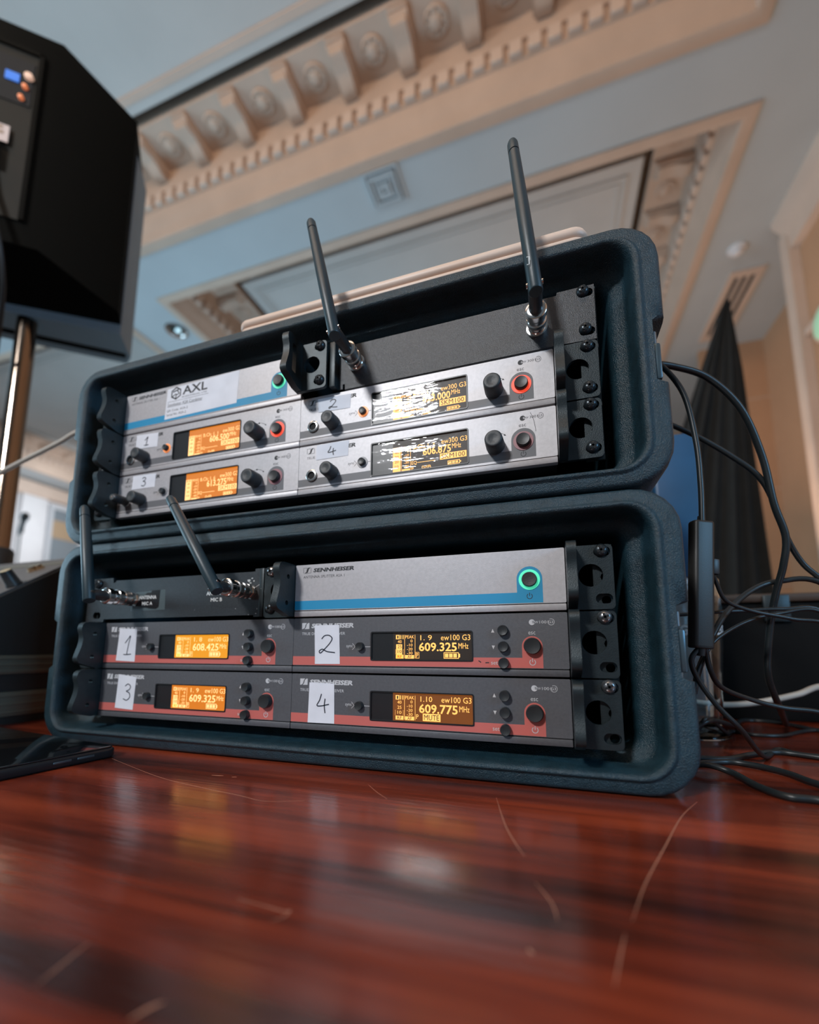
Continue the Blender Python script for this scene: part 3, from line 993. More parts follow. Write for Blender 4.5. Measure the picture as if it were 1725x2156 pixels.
unit300('silver receiver tagged 2 in the upper case with glare on its display', OX, DZ + ROW, 1, '2', [(17.0, 41.4), (48.9, 40.6), (48.2, 27.9), (17.7, 28.9)], (27.5, 36.5, 30.2, 38.4), '1. 9', '623.000',
        M_LCD_DARK, M_AMBER_T, M_R_OR, M_R_RED, M_COVERW)
unit300('silver receiver tagged 3 in the upper case, jack plug in its socket', X_L + OX, DZ, -1, '3', [(18.6, 42.8), (49.0, 42.2), (48.3, 28.3), (18.0, 28.5)], (29.0, 37.5, 30.6, 39.8), '1. 6', '613.275',
        M_LCD_OR, M_AMBER_L, M_R_GREY, M_R_OFF, M_COVER)
unit300('silver receiver tagged 4 in the upper case', OX, DZ, 1, '4', [(17.0, 43.2), (47.9, 43.4), (47.2, 30.0), (16.8, 30.0)], (27.5, 36.5, 32.2, 40.6), '1. 3', '606.875',
        M_LCD_DARK, M_AMBER_T, M_R_GREY, M_R_OFF, M_COVERW)
splitter('antenna_splitter', 'silver antenna splitter with blue band in the lower case', X_R, 2 * ROW, 'ANTENNA SPLITTER ASA 1',
         [(212, 1, 0.0, ((23.5, 39.2),), (M_SCREW,)), (0, -1, 0.0, ((23.5, 39.2), (23.5, 7.6)), (M_SCREWB, M_SCREW))])
comb = splitter('antenna_combiner', 'silver antenna combiner with large white sticker in the upper case', X_L + OX, DZ + 2 * ROW, 'ANTENNA SPLITTER ASA 1',
                [(0, -1, 0.0, (), ()), (212, 1, -9.0, ((24.8, 38.5), (24.8, 7.0)), (M_SCREW, M_SCREW))])
st = obj('sticker', MB().poly([[(54.0, 8.6), (141.6, 10.4), (143.0, 43.4), (55.4, 41.0)]], -2.12, -1.99), M_PAPER, comb, label='white printed asset sticker')
ink = MB()
ink.stroke([(66.8 + 6.4 * math.cos(math.radians(90 + 60 * k)), 34.8 + 6.2 * math.sin(math.radians(90 + 60 * k))) for k in range(7)], 1.5, -2.12, smooth=0)
ink.stroke([(62.6, 36.6), (70.2, 38.6)], 1.3, -2.12, smooth=0)
ink.stroke([(62.4, 31.8), (66.6, 34.2), (66.8, 29.2)], 1.3, -2.12, smooth=0)
ink.stroke([(68.4, 37.6), (70.6, 33.8), (67.2, 33.0)], 1.3, -2.12, smooth=0)
ink.text('AXL', 75.0, 105.8, 31.6, 40.6, -2.12, bold=.02)
ink.text('AUDIOVISUAL LTD', 74.4, 105.4, 28.4, 30.2, -2.12)
ink.stroke([(56.5, 26.6), (107.5, 26.9)], .28, -2.12, smooth=0)
ink.text('Sennheiser ASA Combiner', 56.9, 100.6, 21.6, 25.0, -2.12)
ink.stroke([(56.9, 21.2), (100.6, 21.4)], .25, -2.12, smooth=0)
ink.text('QR Code: ASA-2', 56.2, 83.0, 15.6, 18.4, -2.12)
ink.text('Serial No: ASA-2', 56.2, 81.0, 11.6, 14.2, -2.12)
obj('sticker_print', ink, M_INK, st)

# plug in the jack of receiver 3 (upper case)
pg = thing('jack_plug', 'small black jack plug in the socket of the silver receiver tagged 3', 'plug', (X_L + OX + 13.3, -2, DZ + 16.4))
obj('barrel', MB().lathe([(0.5, 4.4), (14, 4.2), (15, 3.6)], (0, 0, 0), (0, -1, 0), 18), M_BLACK, pg)
obj('ferrule', MB().lathe([(15, 2.9), (16.2, 2.7), (16.2, 1.4), (15.2, 1.2)], (0, 0, 0), (0, -1, 0), 18), M_CHROME, pg)

# ------------------------------------------------------------------ antenna panels
def panel_slots(pts):
    return [rrect(x - 5.4, x + 5.0, z - 3.2, z + 3.2, 3.1) for x, z in pts]

pu = thing('antenna_mount', 'black half-width panel holding two antennas in the upper case', 'panel', (OX, 0, DZ + 2 * ROW))
out = [(36, 2.2), (40.5, 2.2), (40.5, 6.5), (42.5, 6.5), (42.5, 1.4), (216, 1.4), (241.8, 0.8), (241.8, 44.0), (216.4, 44.0), (215.8, 41.6), (42.5, 41.6), (42.5, 38), (40.5, 38), (40.5, 43), (36, 43)]
obj('plate', MB().poly([out] + panel_slots(((236, 38.6), (236, 8.0))), -1.6, 0.4), M_PANEL, pu)
obj('bottom_flange', MB().lathe([(0, 3.0), (172, 3.0)], (43, 1.3, 2.6), (1, 0, 0), 14), M_PANEL, pu)
obj('end_flange', MB().box(31, 36.5, -8.6, 0.4, 1.6, 43.4, .8), M_BRACK, pu)
screw(pu, 234.0, -1.6, 40.0)
screw(pu, 234.4, -1.6, 9.8)

pl = thing('antenna_mount', 'scuffed black panel labelled ANTENNA MIC A and MIC B in the lower case', 'panel', (0, 0, 2 * ROW))
out = [(-241.6, 0.8), (-218, 0.8), (-217, 3.4), (-41, 3.4), (-41, 1.8), (-30.5, 1.8), (-30.5, 43.6), (-41, 43.6), (-41, 41.2), (-205, 41.2), (-206, 39.2), (-208.5, 39.2), (-209, 44.0), (-241.6, 44.0)]
obj('plate', MB().poly([out] + panel_slots(((-227, 38.8), (-227, 7.3))), -1.6, 0.4), M_PANEL, pl)
obj('end_flange', MB().box(-35.5, -31, -2.8, 0.4, 1.6, 43.6, .6), M_BRACK, pl)
screw(pl, -228, -1.6, 38.8, r=4.6, h=3.0)
for nm, cs, blk in (('label_tape', [(-184.0, 28.0), (-140.8, 29.8), (-140.0, 10.8), (-182.6, 10.4)], None), ('label_tape', [(-102, 30.6), (-58, 31.2), (-57, 11.2), (-101, 11.2)], None)):
    lt = obj(nm, MB().poly([cs], -1.68, -1.58), M_TAPE if cs[0][0] < -150 else M_PANEL, pl)
    tx = MB()
    if cs[0][0] < -150:
        obj('black_tape', MB().poly([[(-181, 26), (-174, 25.6), (-168, 23.6), (-163, 27.6), (-158.5, 27.4), (-157, 29.4), (-147, 29.6), (-147.2, 26), (-147.6, 13.4), (-151, 11.6), (-158, 12), (-164, 13.2), (-172, 12.2), (-180, 12.6)]], -1.72, -1.66), M_TAPEB, lt)
        tx.text('ANTENNA', -172.4, -151.3, 21.4, 24.8, -1.72, bold=.02)
        tx.text('MIC A', -168.6, -155.8, 15.6, 18.9, -1.72, bold=.02)
    else:
        tx.text('ANTENNA', -92.5, -69.5, 22.2, 25.6, -1.72, bold=.02)
        tx.text('MIC B', -87.4, -74.9, 16.4, 19.8, -1.72, bold=.02)
    obj('label_print', tx, M_WTXT, lt)
chips = MB()
for cx, cz, w_, h_ in ((-47.2, 33.6, 4.4, 3), (-44.0, 35.4, 2.2, 1.4), (-42.0, 33.0, 1.6, 2.6), (-45.5, 31.4, 2.6, 1.4), (-40.4, 27.6, .9, 2.4), (-40.8, 22.0, 1.6, 1.2), (-37.6, 8.6, .6, 2.2), (-46, 3.8, 1.2, .9), (-38.6, 4.6, 1.6, 1.2), (-60, 9.4, 1.1, .7), (-101, 18.8, .6, .9), (-105, 9.5, .6, .6)):
    chips.poly([[(cx + w_ / 2 * random.uniform(.5, 1) * math.cos(a), cz + h_ / 2 * random.uniform(.5, 1) * math.sin(a)) for a in [k * math.pi / 4 for k in range(8)]]], -1.66, -1.58)
chips.stroke([(-42, 26.2), (-38, 28.6), (-36, 29.6)], .35, -1.6, smooth=0)
chips.stroke([(-44, 24), (-40.6, 27.4)], .35, -1.6, smooth=0)
obj('paint_chips', chips, mat('bare_metal', (0.55, 0.56, 0.55), 0.5), pl)

# ------------------------------------------------------------------ antennas
def antenna(label, base, hinge_len, tip, sock_parent, nut=True, mark=False, ext=0.0):
    bx, bz = base
    y0 = -1.6
    # fixed socket on the panel (part of the panel), in world-rack mm relative to the panel origin
    sp = sock_parent
    ox, oz = sp.location.x / S, (sp.location.z / S - 750 + ZT)
    lx, lz = bx - ox, bz - oz
    so = obj('antenna_socket', MB().lathe([(0, 7.6), (2.4, 7.6), (2.6, 6.2), (4.4, 6.2), (4.6, 5.0), (14, 5.0)] if not ext else [(0, 6.9), (1.6, 6.9), (1.8, 5.2), (5.0, 5.2), (5.2, 7.2), (8.4, 7.2), (8.5, 5.0)], (lx, y0, lz), (0, -1, 0), 6 if nut else 22).lathe([(2.6, 6.4), (4.6, 6.4), (4.7, 4.9), (15, 4.9)] if not ext else [(8.2, 6.6), (13.5, 6.6), (14, 5.2), (15.2, 5.2), (15.5, 6.8), (17.6, 6.8), (18, 4.9), (26, 4.9)], (lx, y0, lz), (0, -1, 0), 22), M_CHROME, sp)
    t = thing('antenna', label, 'antenna', (bx, y0 - 7, bz), 'rod antennas')
    obj('coupling_ring', MB().lathe([(a_ + ext, b_) for a_, b_ in [(0, 6.2), (.6, 7.0), (3.2, 7.1), (3.6, 6.3), (6.4, 6.2), (6.8, 5.2), (8.2, 5.2), (8.6, 7.3), (13.0, 7.4), (13.6, 6.6), (13.8, 4.6)]], (0, 0, 0), (0, -1, 0), 26), M_CHROME, t)
    hl = hinge_len - 7
    obj('elbow', MB().lathe([(12 + ext, 4.7), (hl - 6, 4.6), (hl - 5, 4.0), (hl, 3.8)], (0, 0, 0), (0, -1, 0), 20), M_BLACK, t)
    h = Vector((0, -hl + 1.5, 0))
    d = Vector((tip[0] - bx, tip[1] - (y0 - 7), tip[2] - bz)) - h
    L = d.length
    d.normalize()
    r0, r1 = 4.7, 4.1
    wb = obj('whip', MB().lathe([(-7, r0 - .5), (-6.4, r0), (L * .5, r0 * .98), (L - 15, r1), (L - 14.8, r1 - .5), (L - 14.0, r1 - .5), (L - 13.8, r1), (L - 5, r1 - .1), (L - 2.4, r1 - .9), (L - .8, r1 - 2.2), (L, .3)], h, d, 22), M_WHIP, t)
    obj('hinge_pin', MB().lathe([(-5.4, 1.6), (5.4, 1.6)], h, d.cross(Vector((0, 1, 0))), 12), M_CHROME, t)
    if mark:
        mk = MB()
        mk.stroke([(-4.1, 15), (-2.6, 15), (-2.6, 9.4), (-4.1, 9.4)], .5, 0, smooth=0)
        o = obj('white_marking', mk, M_WTXT, t)
        o.location = (h + d * 2 + Vector((0, -4.5, 0))) * S
    return t
M_WHIP = mat('antenna_rubber', (0.014, 0.034, 0.044), 0.42, bump=0.05, bscale=900)
antenna('upright black rod antenna near the right end of the upper case', (200.4, 300.6), 44, (188.4, -24, 442), pu, False, True)
antenna('leaning black rod antenna left of centre on the upper case', (52.9, 305.0), 44, (16.2, -24, 434.5), pu, False)
antenna('upright black rod antenna on the MIC A socket at lower left', (-177.3, 110.5), 46, (-217.5, -30.5, 199.2), pl, ext=10)
antenna('leaning black rod antenna on the MIC B socket', (-45.1, 112.5), 44, (-112.4, -31, 196), pl, ext=10)

# ------------------------------------------------------------------ laptop on the upper case
lp = thing('laptop', 'pale slim closed laptop lying on the upper rack case', 'laptop', (82, 100, DZ + 168.8))
M_LAP = mat('pale_laptop', (0.72, 0.54, 0.43), 0.45, vary=0.03)
def slab(x0, x1, y0, y1, z0, z1, r, b=2.0):
    rings = []
    for dz, ins in ((0, b), (b * .4, b * .3), (b, 0), (z1 - z0 - b, 0), (z1 - z0 - b * .4, b * .3), (z1 - z0, b)):
        rings.append([(x, y, z0 + dz) for x, y in rrect(x0 + ins, x1 - ins, y0 + ins, y1 - ins, max(r - ins, .5), 6)])
    return MB().loft(rings, True, True, True)
obj('base', slab(-158, 158, -103, 108, 1.6, 6.0, 12, 1.4), M_LAP, lp)
obj('lid', slab(-158, 158, -104, 108, 6.2, 15.0, 12, 3.2), M_LAP, lp)
for x in (-130, 130):
    for y in (-85, 90):
        obj('rubber_foot', MB().lathe([(0, 6), (1.8, 6)], (x, y, 0), (0, 0, 1), 12), M_BLACK, lp)

# ------------------------------------------------------------------ tablet on the table
tb = thing('tablet', 'glossy black tablet lying on the table in front of the cases', 'tablet', (-144, -33, ZT), rot=(0, 0, math.radians(7) * -1))
M_TAB = mat('tablet_glass', (0.006, 0.008, 0.010), 0.08, coat=0.5)
M_TABB = mat('tablet_body', (0.02, 0.024, 0.028), 0.35, metal=0.4)
obj('body', slab(-226, 0, -180, 0, 0, 7.6, 7, 1.6), M_TABB, tb)
obj('screen', slab(-224.6, -1.4, -178.6, -1.4, 7.4, 9.0, 6, .6), M_TAB, tb)
for y0 in (-46, -30):
    obj('side_button', MB().box(-.4, .5, y0, y0 + 12, 3.6, 5.2, .3), M_LATCH, tb)

# ------------------------------------------------------------------ mixer
M_MIX = mat('mixer_body', (0.020, 0.019, 0.017), 0.6, bump=0.15, bscale=500)
M_MIXT = mat('mixer_top', (0.11, 0.10, 0.095), 0.5, bump=0.1, bscale=300, vary=0.1)
M_ALU = mat('ribbed_aluminium', (0.15, 0.14, 0.105), 0.42, metal=0.15)
mx = thing('mixing_desk', 'dark sloping mixing desk at left beside the lower case', 'mixer', (-412, 0, ZT))
sz = lambda z: z - ZT
mp_ = [(-150, 0), (280, 0), (280, sz(176)), (122, sz(176)), (112, sz(191)), (-150, sz(6))]
obj('body', MB().poly([mp_], -360, 0, 'yz'), M_MIX, mx)
sl = math.atan2(140, 198)
def on_slope(y):
    return sz(6) + (y + 150) * (140 / 198)
tp = MB()
nrm = Vector((0, -math.sin(sl), math.cos(sl)))
def slope_quad(x0, x1, ya, yb, h):
    vs = []
    for hh in (0, h):
        for x, y in ((x0, ya), (x1, ya), (x1, yb), (x0, yb)):
            vs.append(Vector((x, y, on_slope(y))) + nrm * hh)
    return MB().add(vs, [(3, 2, 1, 0), (4, 5, 6, 7), (0, 1, 5, 4), (1, 2, 6, 5), (2, 3, 7, 6), (3, 0, 4, 7)])
obj('control_panel', slope_quad(-352, -3, -140, 106, 3), M_MIXT, mx)
obj('panel_strip', slope_quad(-352, -9, 88, 95, 3.6), M_ALU, mx)
M_KCAP = mat('knob_cap', (0.42, 0.35, 0.22), 0.5)
def mixer_knob(x, y, metal=False):
    p = Vector((x, y, on_slope(y))) + nrm * 3
    if metal:
        k = obj('jack_socket', MB().lathe([(0, 6), (2, 6), (2.4, 4.6), (6, 4.4), (6, 2.6)], p, nrm, 18), mat('brass', (0.75, 0.55, 0.35), 0.2, metal=1.0), mx)
    else:
        k = obj('fader_knob', MB().lathe([(0, 8.6), (2, 8.6), (3, 7.8), (18, 6.6), (20, 6.2)], p, nrm, 20), M_BLACK, mx)
        obj('cap', MB().lathe([(20, 6.0), (20.6, 5.2)], p, nrm, 18), M_KCAP, k)
for a in ((-5.7 - 6, 37), (-62, 37), (-120, 37), (-34, -20), (-90, -20), (-150, -20)):
    mixer_knob(*a)
mixer_knob(-45, 74, True)
mixer_knob(-40, 79, True)
for za, zb in ((55.6, 33.6), (12.9, -15.5)):
    r = obj('side_rail', MB().box(-356, 3, -158, 280, sz(zb), sz(za), 1.2), M_ALU, mx)
    for k in range(3):
        z = sz(zb) + (za - zb) * (k + .5) / 3
        obj('rib', MB().box(2.4, 4.2, -158, 280, z - 1.4, z + 1.4, .6), M_ALU, r)

# ------------------------------------------------------------------ loudspeaker on its pole
M_SPK = mat('speaker_cabinet', (0.0045, 0.0045, 0.0035), 0.8, bump=0.3, bscale=250, spec=0.08)
M_SPKP = mat('speaker_plate', (0.012, 0.0115, 0.008), 0.7, bump=0.2, bscale=200, spec=0.3)
M_GRILLE = mat('speaker_grille', (0.22, 0.27, 0.31), 0.55, metal=0.3)
sx, sy = -893.0, 257.0
spk = thing('loudspeaker', 'black loudspeaker with tapered cabinet on the pole at upper left', 'loudspeaker', (sx, sy, 750))
Lc = lambda x, y, z: (x - sx, y - sy, z - 750)
A, Bp = (-746, 181), (-721, 335)
bd = Vector((-.764, -.645)).normalized()
D_ = (A[0] + bd.x * 300, A[1] + bd.y * 300)
E_ = (Bp[0] + bd.x * 536, Bp[1] + bd.y * 536)
pn = Vector((-.645, .764)).normalized()
B2 = (Bp[0] + pn.x * 118 + bd.x * 6, Bp[1] + pn.y * 118 + bd.y * 6)
E2 = (E_[0] + pn.x * 118 - bd.x * 6, E_[1] + pn.y * 118 - bd.y * 6)
zt_, zb_ = 1352.8, 846
def prism(pts, z0s, z1s):
    n = len(pts)
    vs = [Lc(p[0], p[1], z) for p, z in zip(pts, z0s)] + [Lc(p[0], p[1], z) for p, z in zip(pts, z1s)]
    fs = [tuple(range(n))[::-1], tuple(range(n, 2 * n))] + [(i, (i + 1) % n, n + (i + 1) % n, n + i) for i in range(n)]
    return MB().add(vs, fs)
bm_ = prism([A, Bp, E_, D_], [zb_ + 8, zb_ - 12, zb_ - 12, zb_ + 8], [zt_, zt_, zt_, zt_])
obj('cabinet', bm_, M_SPK, spk)
obj('front_baffle', prism([Bp, B2, E2, E_], [zb_ - 12, 796, 796, zb_ - 12], [zt_ - 4, zt_ - 30, zt_ - 30, zt_ - 4]), M_SPK, spk)
G = lambda p, k: (p[0] + pn.x * k, p[1] + pn.y * k)
g1, g2 = (B2[0] + bd.x * 4, B2[1] + bd.y * 4), (E2[0] - bd.x * 4, E2[1] - bd.y * 4)
obj('front_grille', prism([G(Bp, 30), (B2[0] - bd.x * 10, B2[1] - bd.y * 10), G(g1, 30), G(g2, 30), G(E_, 60)], [800] * 5, [zt_ - 60] * 5), M_GRILLE, spk)
# rear connection plate: a recessed panel on the back face (outward direction -pn)
def on_back(s, z, out_):
    q = Vector(A) + bd * s - pn * out_
    return Lc(q.x, q.y, z)
def back_box(name, s0, s1, z0, z1, d0, d1, m, parent):
    vs = [on_back(s, z, d) for d in (d0, d1) for s in (s0, s1) for z in (z0, z1)]
    return obj(name, MB().add(vs, [(0, 1, 3, 2), (4, 6, 7, 5), (0, 4, 5, 1), (2, 3, 7, 6), (0, 2, 6, 4), (1, 5, 7, 3)]), m, parent)
bpz = back_box('rear_plate', 26, 274, 905, 1300, -1, 3, M_SPKP, spk)
back_box('plate_rim', 26, 34, 905, 1300, 3, 7, M_SPK, bpz)
back_box('plate_rim', 26, 274, 1292, 1300, 3, 7, M_SPK, bpz)
scr = back_box('control_recess', 40, 160, 1165, 1270, 2.5, 4.5, M_DARK, bpz)
back_box('control_screen', 62, 85, 1212, 1232, 4, 6, mat('blue_screen', (0.02, 0.15, 0.5), .4, emit=.6, ecol=(0.0, 0.15, 0.7)), spk)
def knob_back(s, z, r, m, nm='control_light'):
    c = on_back(s, z, 4)
    obj(nm, MB().lathe([(0, r), (6, r * .9), (7, r * .4)], c, (-pn.x * -1, -pn.y, 0) if False else (-pn.x, -pn.y, 0), 14), m, spk)
M_LEDO = mat('led_orange', (0.7, 0.25, 0.1), .4, emit=.45, ecol=(1.0, 0.25, 0.1))
knob_back(47, 1233, 8, mat('led_warm', (0.7, 0.5, 0.4), .4, emit=.4, ecol=(1.0, 0.6, 0.42)))
knob_back(51, 1206, 5, M_LEDO)
knob_back(55, 1178, 5, M_LEDO)
tg = back_box('paper_tag', 64, 130, 1062, 1102, 7, 8.4, M_TAGP, spk) if False else None
M_TAGP = mat('cable_tag_paper', (0.70, 0.58, 0.54), .7)
tg = back_box('paper_tag', 64, 140, 1062, 1100, 8, 9.4, M_TAGP, spk)
back_box('plug_grip', 80, 100, 1010, 1064, 6, 22, M_TAGP, spk)
tm = MB()
for s_, z_ in ((72, 1078), (84, 1084), (74, 1090), (98, 1076), (110, 1086), (90, 1070)):
    vs = [on_back(s, z, d) for d in (9.3, 9.8) for s in (s_, s_ + 9) for z in (z_, z_ + 7)]
    tm.add(vs, [(0, 1, 3, 2), (4, 6, 7, 5), (0, 4, 5, 1), (2, 3, 7, 6), (0, 2, 6, 4), (1, 5, 7, 3)])
obj('faded_print', tm, mat('faded_brown', (0.40, 0.28, 0.20), .7), spk)
obj('power_cord', MB().tube([on_back(90, 1012, 14), on_back(84, 960, 20), on_back(70, 910, 24), on_back(52, 850, 24), on_back(48, 790, 0), on_back(60, 740, -40), (-36, -30, -110), (-34, -26, -300), (-34, -26, -700), (-60, -80, -1490)], 4.5), M_BLACK, spk)
pole = thing('speaker_stand', 'chrome speaker pole under the black loudspeaker at left', 'stand', (sx, sy, Z0))
M_POLE = mat('brassy_chrome', (0.30, 0.235, 0.185), 0.12, metal=1.0)
obj('pole', MB().lathe([(420, 22), (1000, 22), (1010, 19), (1568, 19)], (0, 0, 0), (0, 0, 1), 24), M_POLE, pole)
obj('pole_collar', MB().lathe([(990, 27), (1040, 27), (1046, 22)], (0, 0, 0), (0, 0, 1), 20), M_BLACK, pole)
obj('hub', MB().lathe([(380, 40), (470, 40)], (0, 0, 0), (0, 0, 1), 20), M_BLACK, pole)
for k in range(3):
    a = 2.2 + k * 2.094
    obj('leg', MB().tube([(30 * math.cos(a), 30 * math.sin(a), 440), (380 * math.cos(a), 380 * math.sin(a), 16)], 14, 10, 0), M_BLACK, pole)

# ------------------------------------------------------------------ things right of the cases
M_CABLE = mat('cable_rubber', (0.012, 0.017, 0.019), 0.38)
M_CABLEW = mat('cable_cream', (0.50, 0.46, 0.40), 0.5)
def cable(label, pts, r=2.0, m=None, n=9, cat='cable'):
    p0 = pts[0]
    mb = MB().tube([(p[0] - p0[0], p[1] - p0[1], p[2] - p0[2]) for p in pts], r, n, 8)
    return single('cable', mb, m or M_CABLE, label, cat, p0, 'cables at the right of the cases' if m is None else None)
CABLES = [
    ('thin black cable from the upper case latch down to the grey adapter', [(284, 66, 295), (288, 62, 294), (295.8, 62, 291.4), (309, 62, 264.7), (314.4, 62, 223.8), (314.8, 62, 189), (313.3, 62, 158)], 2.1),
    ('thick black cable arching highest from the upper case latch, over the drape', [(285, 78, 300), (291, 70, 299.5), (307.7, 75, 297.5), (333.7, 85, 288.5), (358.2, 95, 261.9), (373.2, 105, 222.5), (379.6, 110, 182.6),
        (387, 115, 155.1), (385.3, 120, 132.3), (382, 130, 109.9), (379.4, 140, 82.5), (378.2, 150, 41.8), (400, 190, 8), (447.4, 300, -21)], 2.7),
    ('black cable crossing the blue container and joining the thick arch', [(284, 112, 268), (300.7, 100, 263.7), (307, 100, 259.5), (328.7, 104, 246), (352.8, 108, 226.8), (371.9, 110, 206.1), (383.2, 116, 180.7), (390.8, 123, 157.5), (402.7, 130, 135.1),
        (418, 130, 114.4), (450, 130, 60), (480, 140, -18)], 2.2),
    ('black cable looping up from the adapter bottom to the right edge', [(303, 80, 30), (307, 80, 46), (313, 80, 60.6), (319.9, 85, 73.4), (335.7, 100, 92.7), (360.5, 120, 111.6), (385, 130, 120.3), (416.6, 130, 115.6), (460, 130, 60), (490, 140, -18)], 2.3),
    ('black cable running level behind the adapter at mid height', [(300, 108, 92), (325.5, 110, 93.7), (352.4, 120, 95.4), (382.7, 124, 96.3), (414.2, 130, 92.3), (450, 150, 40), (470, 170, -20)], 1.6),
    ('thin black cable rising gently from the adapter bottom', [(302, 72, 35), (305, 73, 47), (311.4, 75, 58.9), (321.4, 80, 71.4), (346.1, 95, 84.6), (372.2, 105, 91.4), (404.5, 110, 90.3), (440, 115, 40), (460, 120, -20)], 1.4),
    ('thin black cable falling from the adapter to the table at lower right', [(304.6, 60, 68), (303, 60, 64), (297.9, 60, 55.5), (302.4, 65, 41.6), (314.4, 70, 22.7), (331, 80, 5.1), (356, 115, -20), (383, 160, -22.5), (391, 146, -22.5), (409, 140, -22.5), (470, 132, -22.5), (560, 140, -22.5)], 1.9),
    ('black cable leaving the adapter side with a stubby plug', [(314.8, 62, 128), (316.1, 64, 126.2), (321.2, 70, 114.2), (330, 80, 100.4), (349.9, 90, 92.7), (376.9, 98, 86.8), (407, 102, 77.2), (440, 105, 20), (455, 105, -21)], 1.5),
    ('black cable sagging below the adapter across the dark box', [(304.8, 62, 68), (308.8, 66, 66), (313.7, 75, 48.2), (324.5, 90, 34.3), (349.2, 110, 24.1), (374.4, 120, 17.3), (405.1, 125, 12.5), (440, 130, -10), (470, 135, -22)], 1.9),
    ('black cable lying on the table just in front of the glass foot', [(300, 150, -21), (322.2, 160, -8), (339, 170, -2), (375, 230, -14), (417, 330, -22), (450.6, 322, -22.3), (470.8, 269.8, -22.3), (520, 230, -22.3), (600, 225, -22.3)], 2.2),
    ('short black cable curving on the table beside the glass foot', [(325, 162, -10), (334.1, 165, 0.5), (360, 205, -18), (378, 245, -22.5), (392.2, 229.9, -22.5), (418.4, 236.1, -22.5), (460.4, 277.7, -22.5), (500, 270, -22.5), (560, 190, -22.5)], 1.8),
    ('black cable flat on the table, farthest of the three by the case corner', [(290, 98, -22), (305.9, 100.2, -22), (327.7, 104.3, -22), (351.4, 127.1, -22), (377.7, 144.7, -22), (404.9, 131.8, -22), (460, 108, -22), (560, 100, -22)], 2.2),
    ('black cable flat on the table, middle of the three by the case corner', [(286, 84, -22), (299.6, 81.2, -22), (325.4, 95, -22), (341.4, 88, -22), (353.5, 71, -22), (362.4, 42.8, -22), (400, -10, -22), (500, -40, -22)], 2.2),
    ('black cable flat on the table, nearest of the three by the case corner', [(288, 66, -22), (301.8, 62, -18), (315.9, 56, -21), (321, 30.4, -22), (329, 13, -22), (348, 9, -22), (400, -24, -22), (500, -70, -22)], 2.2),
]
for lb, pts, r in CABLES:
    cable(lb, pts, r)
cable('cream cable running behind the glass to the right edge', [(300, 270, 12), (346.6, 266, 4.7), (368.2, 266, 2.2), (394, 266, 3.4), (420, 270, 7.6), (450, 275, 15), (480, 280, 24), (540, 290, 10), (580, 300, -20)], 3.2, M_CABLEW)
cable('beige cable stretching left from the upper case past the chrome pole', [(-240, 110, 365), (-275, 85, 363.5), (-320, 66, 358), (-379.4, 60, 346.1), (-409.3, 60, 337.6), (-445, 60, 329), (-491.8, 60, 318.5), (-541.6, 60, 305.7), (-640, 60, 275), (-740, 70, 230), (-830, 90, 120), (-870, 100, -300), (-880, 110, -770)], 3.0, M_CABLEW)

# adapter hanging on its cable
ad = thing('cable_adapter', 'slim grey metal cable adapter hanging beside the lower case', 'adapter', (309, 62, 112), rot=(0, math.radians(5.3), math.radians(20)))
M_ADP = mat('anodised_grey', (0.030, 0.029, 0.027), 0.42, metal=0.3, bump=0.05, bscale=1500)
obj('housing', MB().loft([[(x, y, z) for x, y in rrect(-8 + i, 8 - i, -5 + i, 5 - i, 3.2 - i * .6, 5)] for z, i in ((-48, .7), (-47.2, .1), (-46, 0), (46, 0), (47.2, .1), (48, .7))], True, True, True), M_ADP, ad)
obj('strain_relief', MB().lathe([(0, 2.8), (5, 2.4)], (0, 0, 47.5), (0, 0, 1), 12), M_BLACK, ad)
obj('strain_relief', MB().lathe([(0, 3.4), (6, 2.6)], (0, 0, -47.5), (0, 0, -1), 12), M_BLACK, ad)
obj('side_plug', MB().box(7, 13, -2.5, 2.5, 8, 20, 1.2), M_BLACK, ad)

# footed beer glass
gx, gy = 337.2, 223.3
gl = thing('beer_glass', 'clear beer glass with white lettering standing behind the adapter', 'glass', (gx, gy, ZT))
M_GLASS = glassy('clear_glass', (0.96, 0.98, 0.97), 0.02, 1.0)
obj('bowl', MB().lathe([(9, 10), (11, 21), (15, 25.2), (40, 27.6), (90, 31.5), (130, 33.4), (160, 33), (161, 32), (160, 31), (130, 31.2), (90, 29.4), (40, 25.6), (18, 23), (14, 19), (13, .2)], (0, 0, 0), (0, 0, 1), 40), M_GLASS, gl)
obj('foot', MB().lathe([(0, 30.6), (1.5, 31.4), (4, 31.2), (6, 28), (8, 18), (9, 10)], (0, 0, 0), (0, 0, 1), 40), M_GLASS, gl)
vs, fs = text_geo('GUINNESS', 0, 0.03)
ax_, bx_ = min(v[0] for v in vs), max(v[0] for v in vs)
az_, bz_ = min(v[1] for v in vs), max(v[1] for v in vs)
tv = []
for x, z, d in vs:
    a = -1.32 + ((x - ax_) / (bx_ - ax_) - .5) * 1.55 + .12
    R_ = 32.6 + d * .1
    tv.append((R_ * math.cos(a), R_ * math.sin(a), 102 + (z - az_) / (bz_ - az_) * 10.5))
obj('lettering', MB().add(tv, fs), M_WTXT, gl)

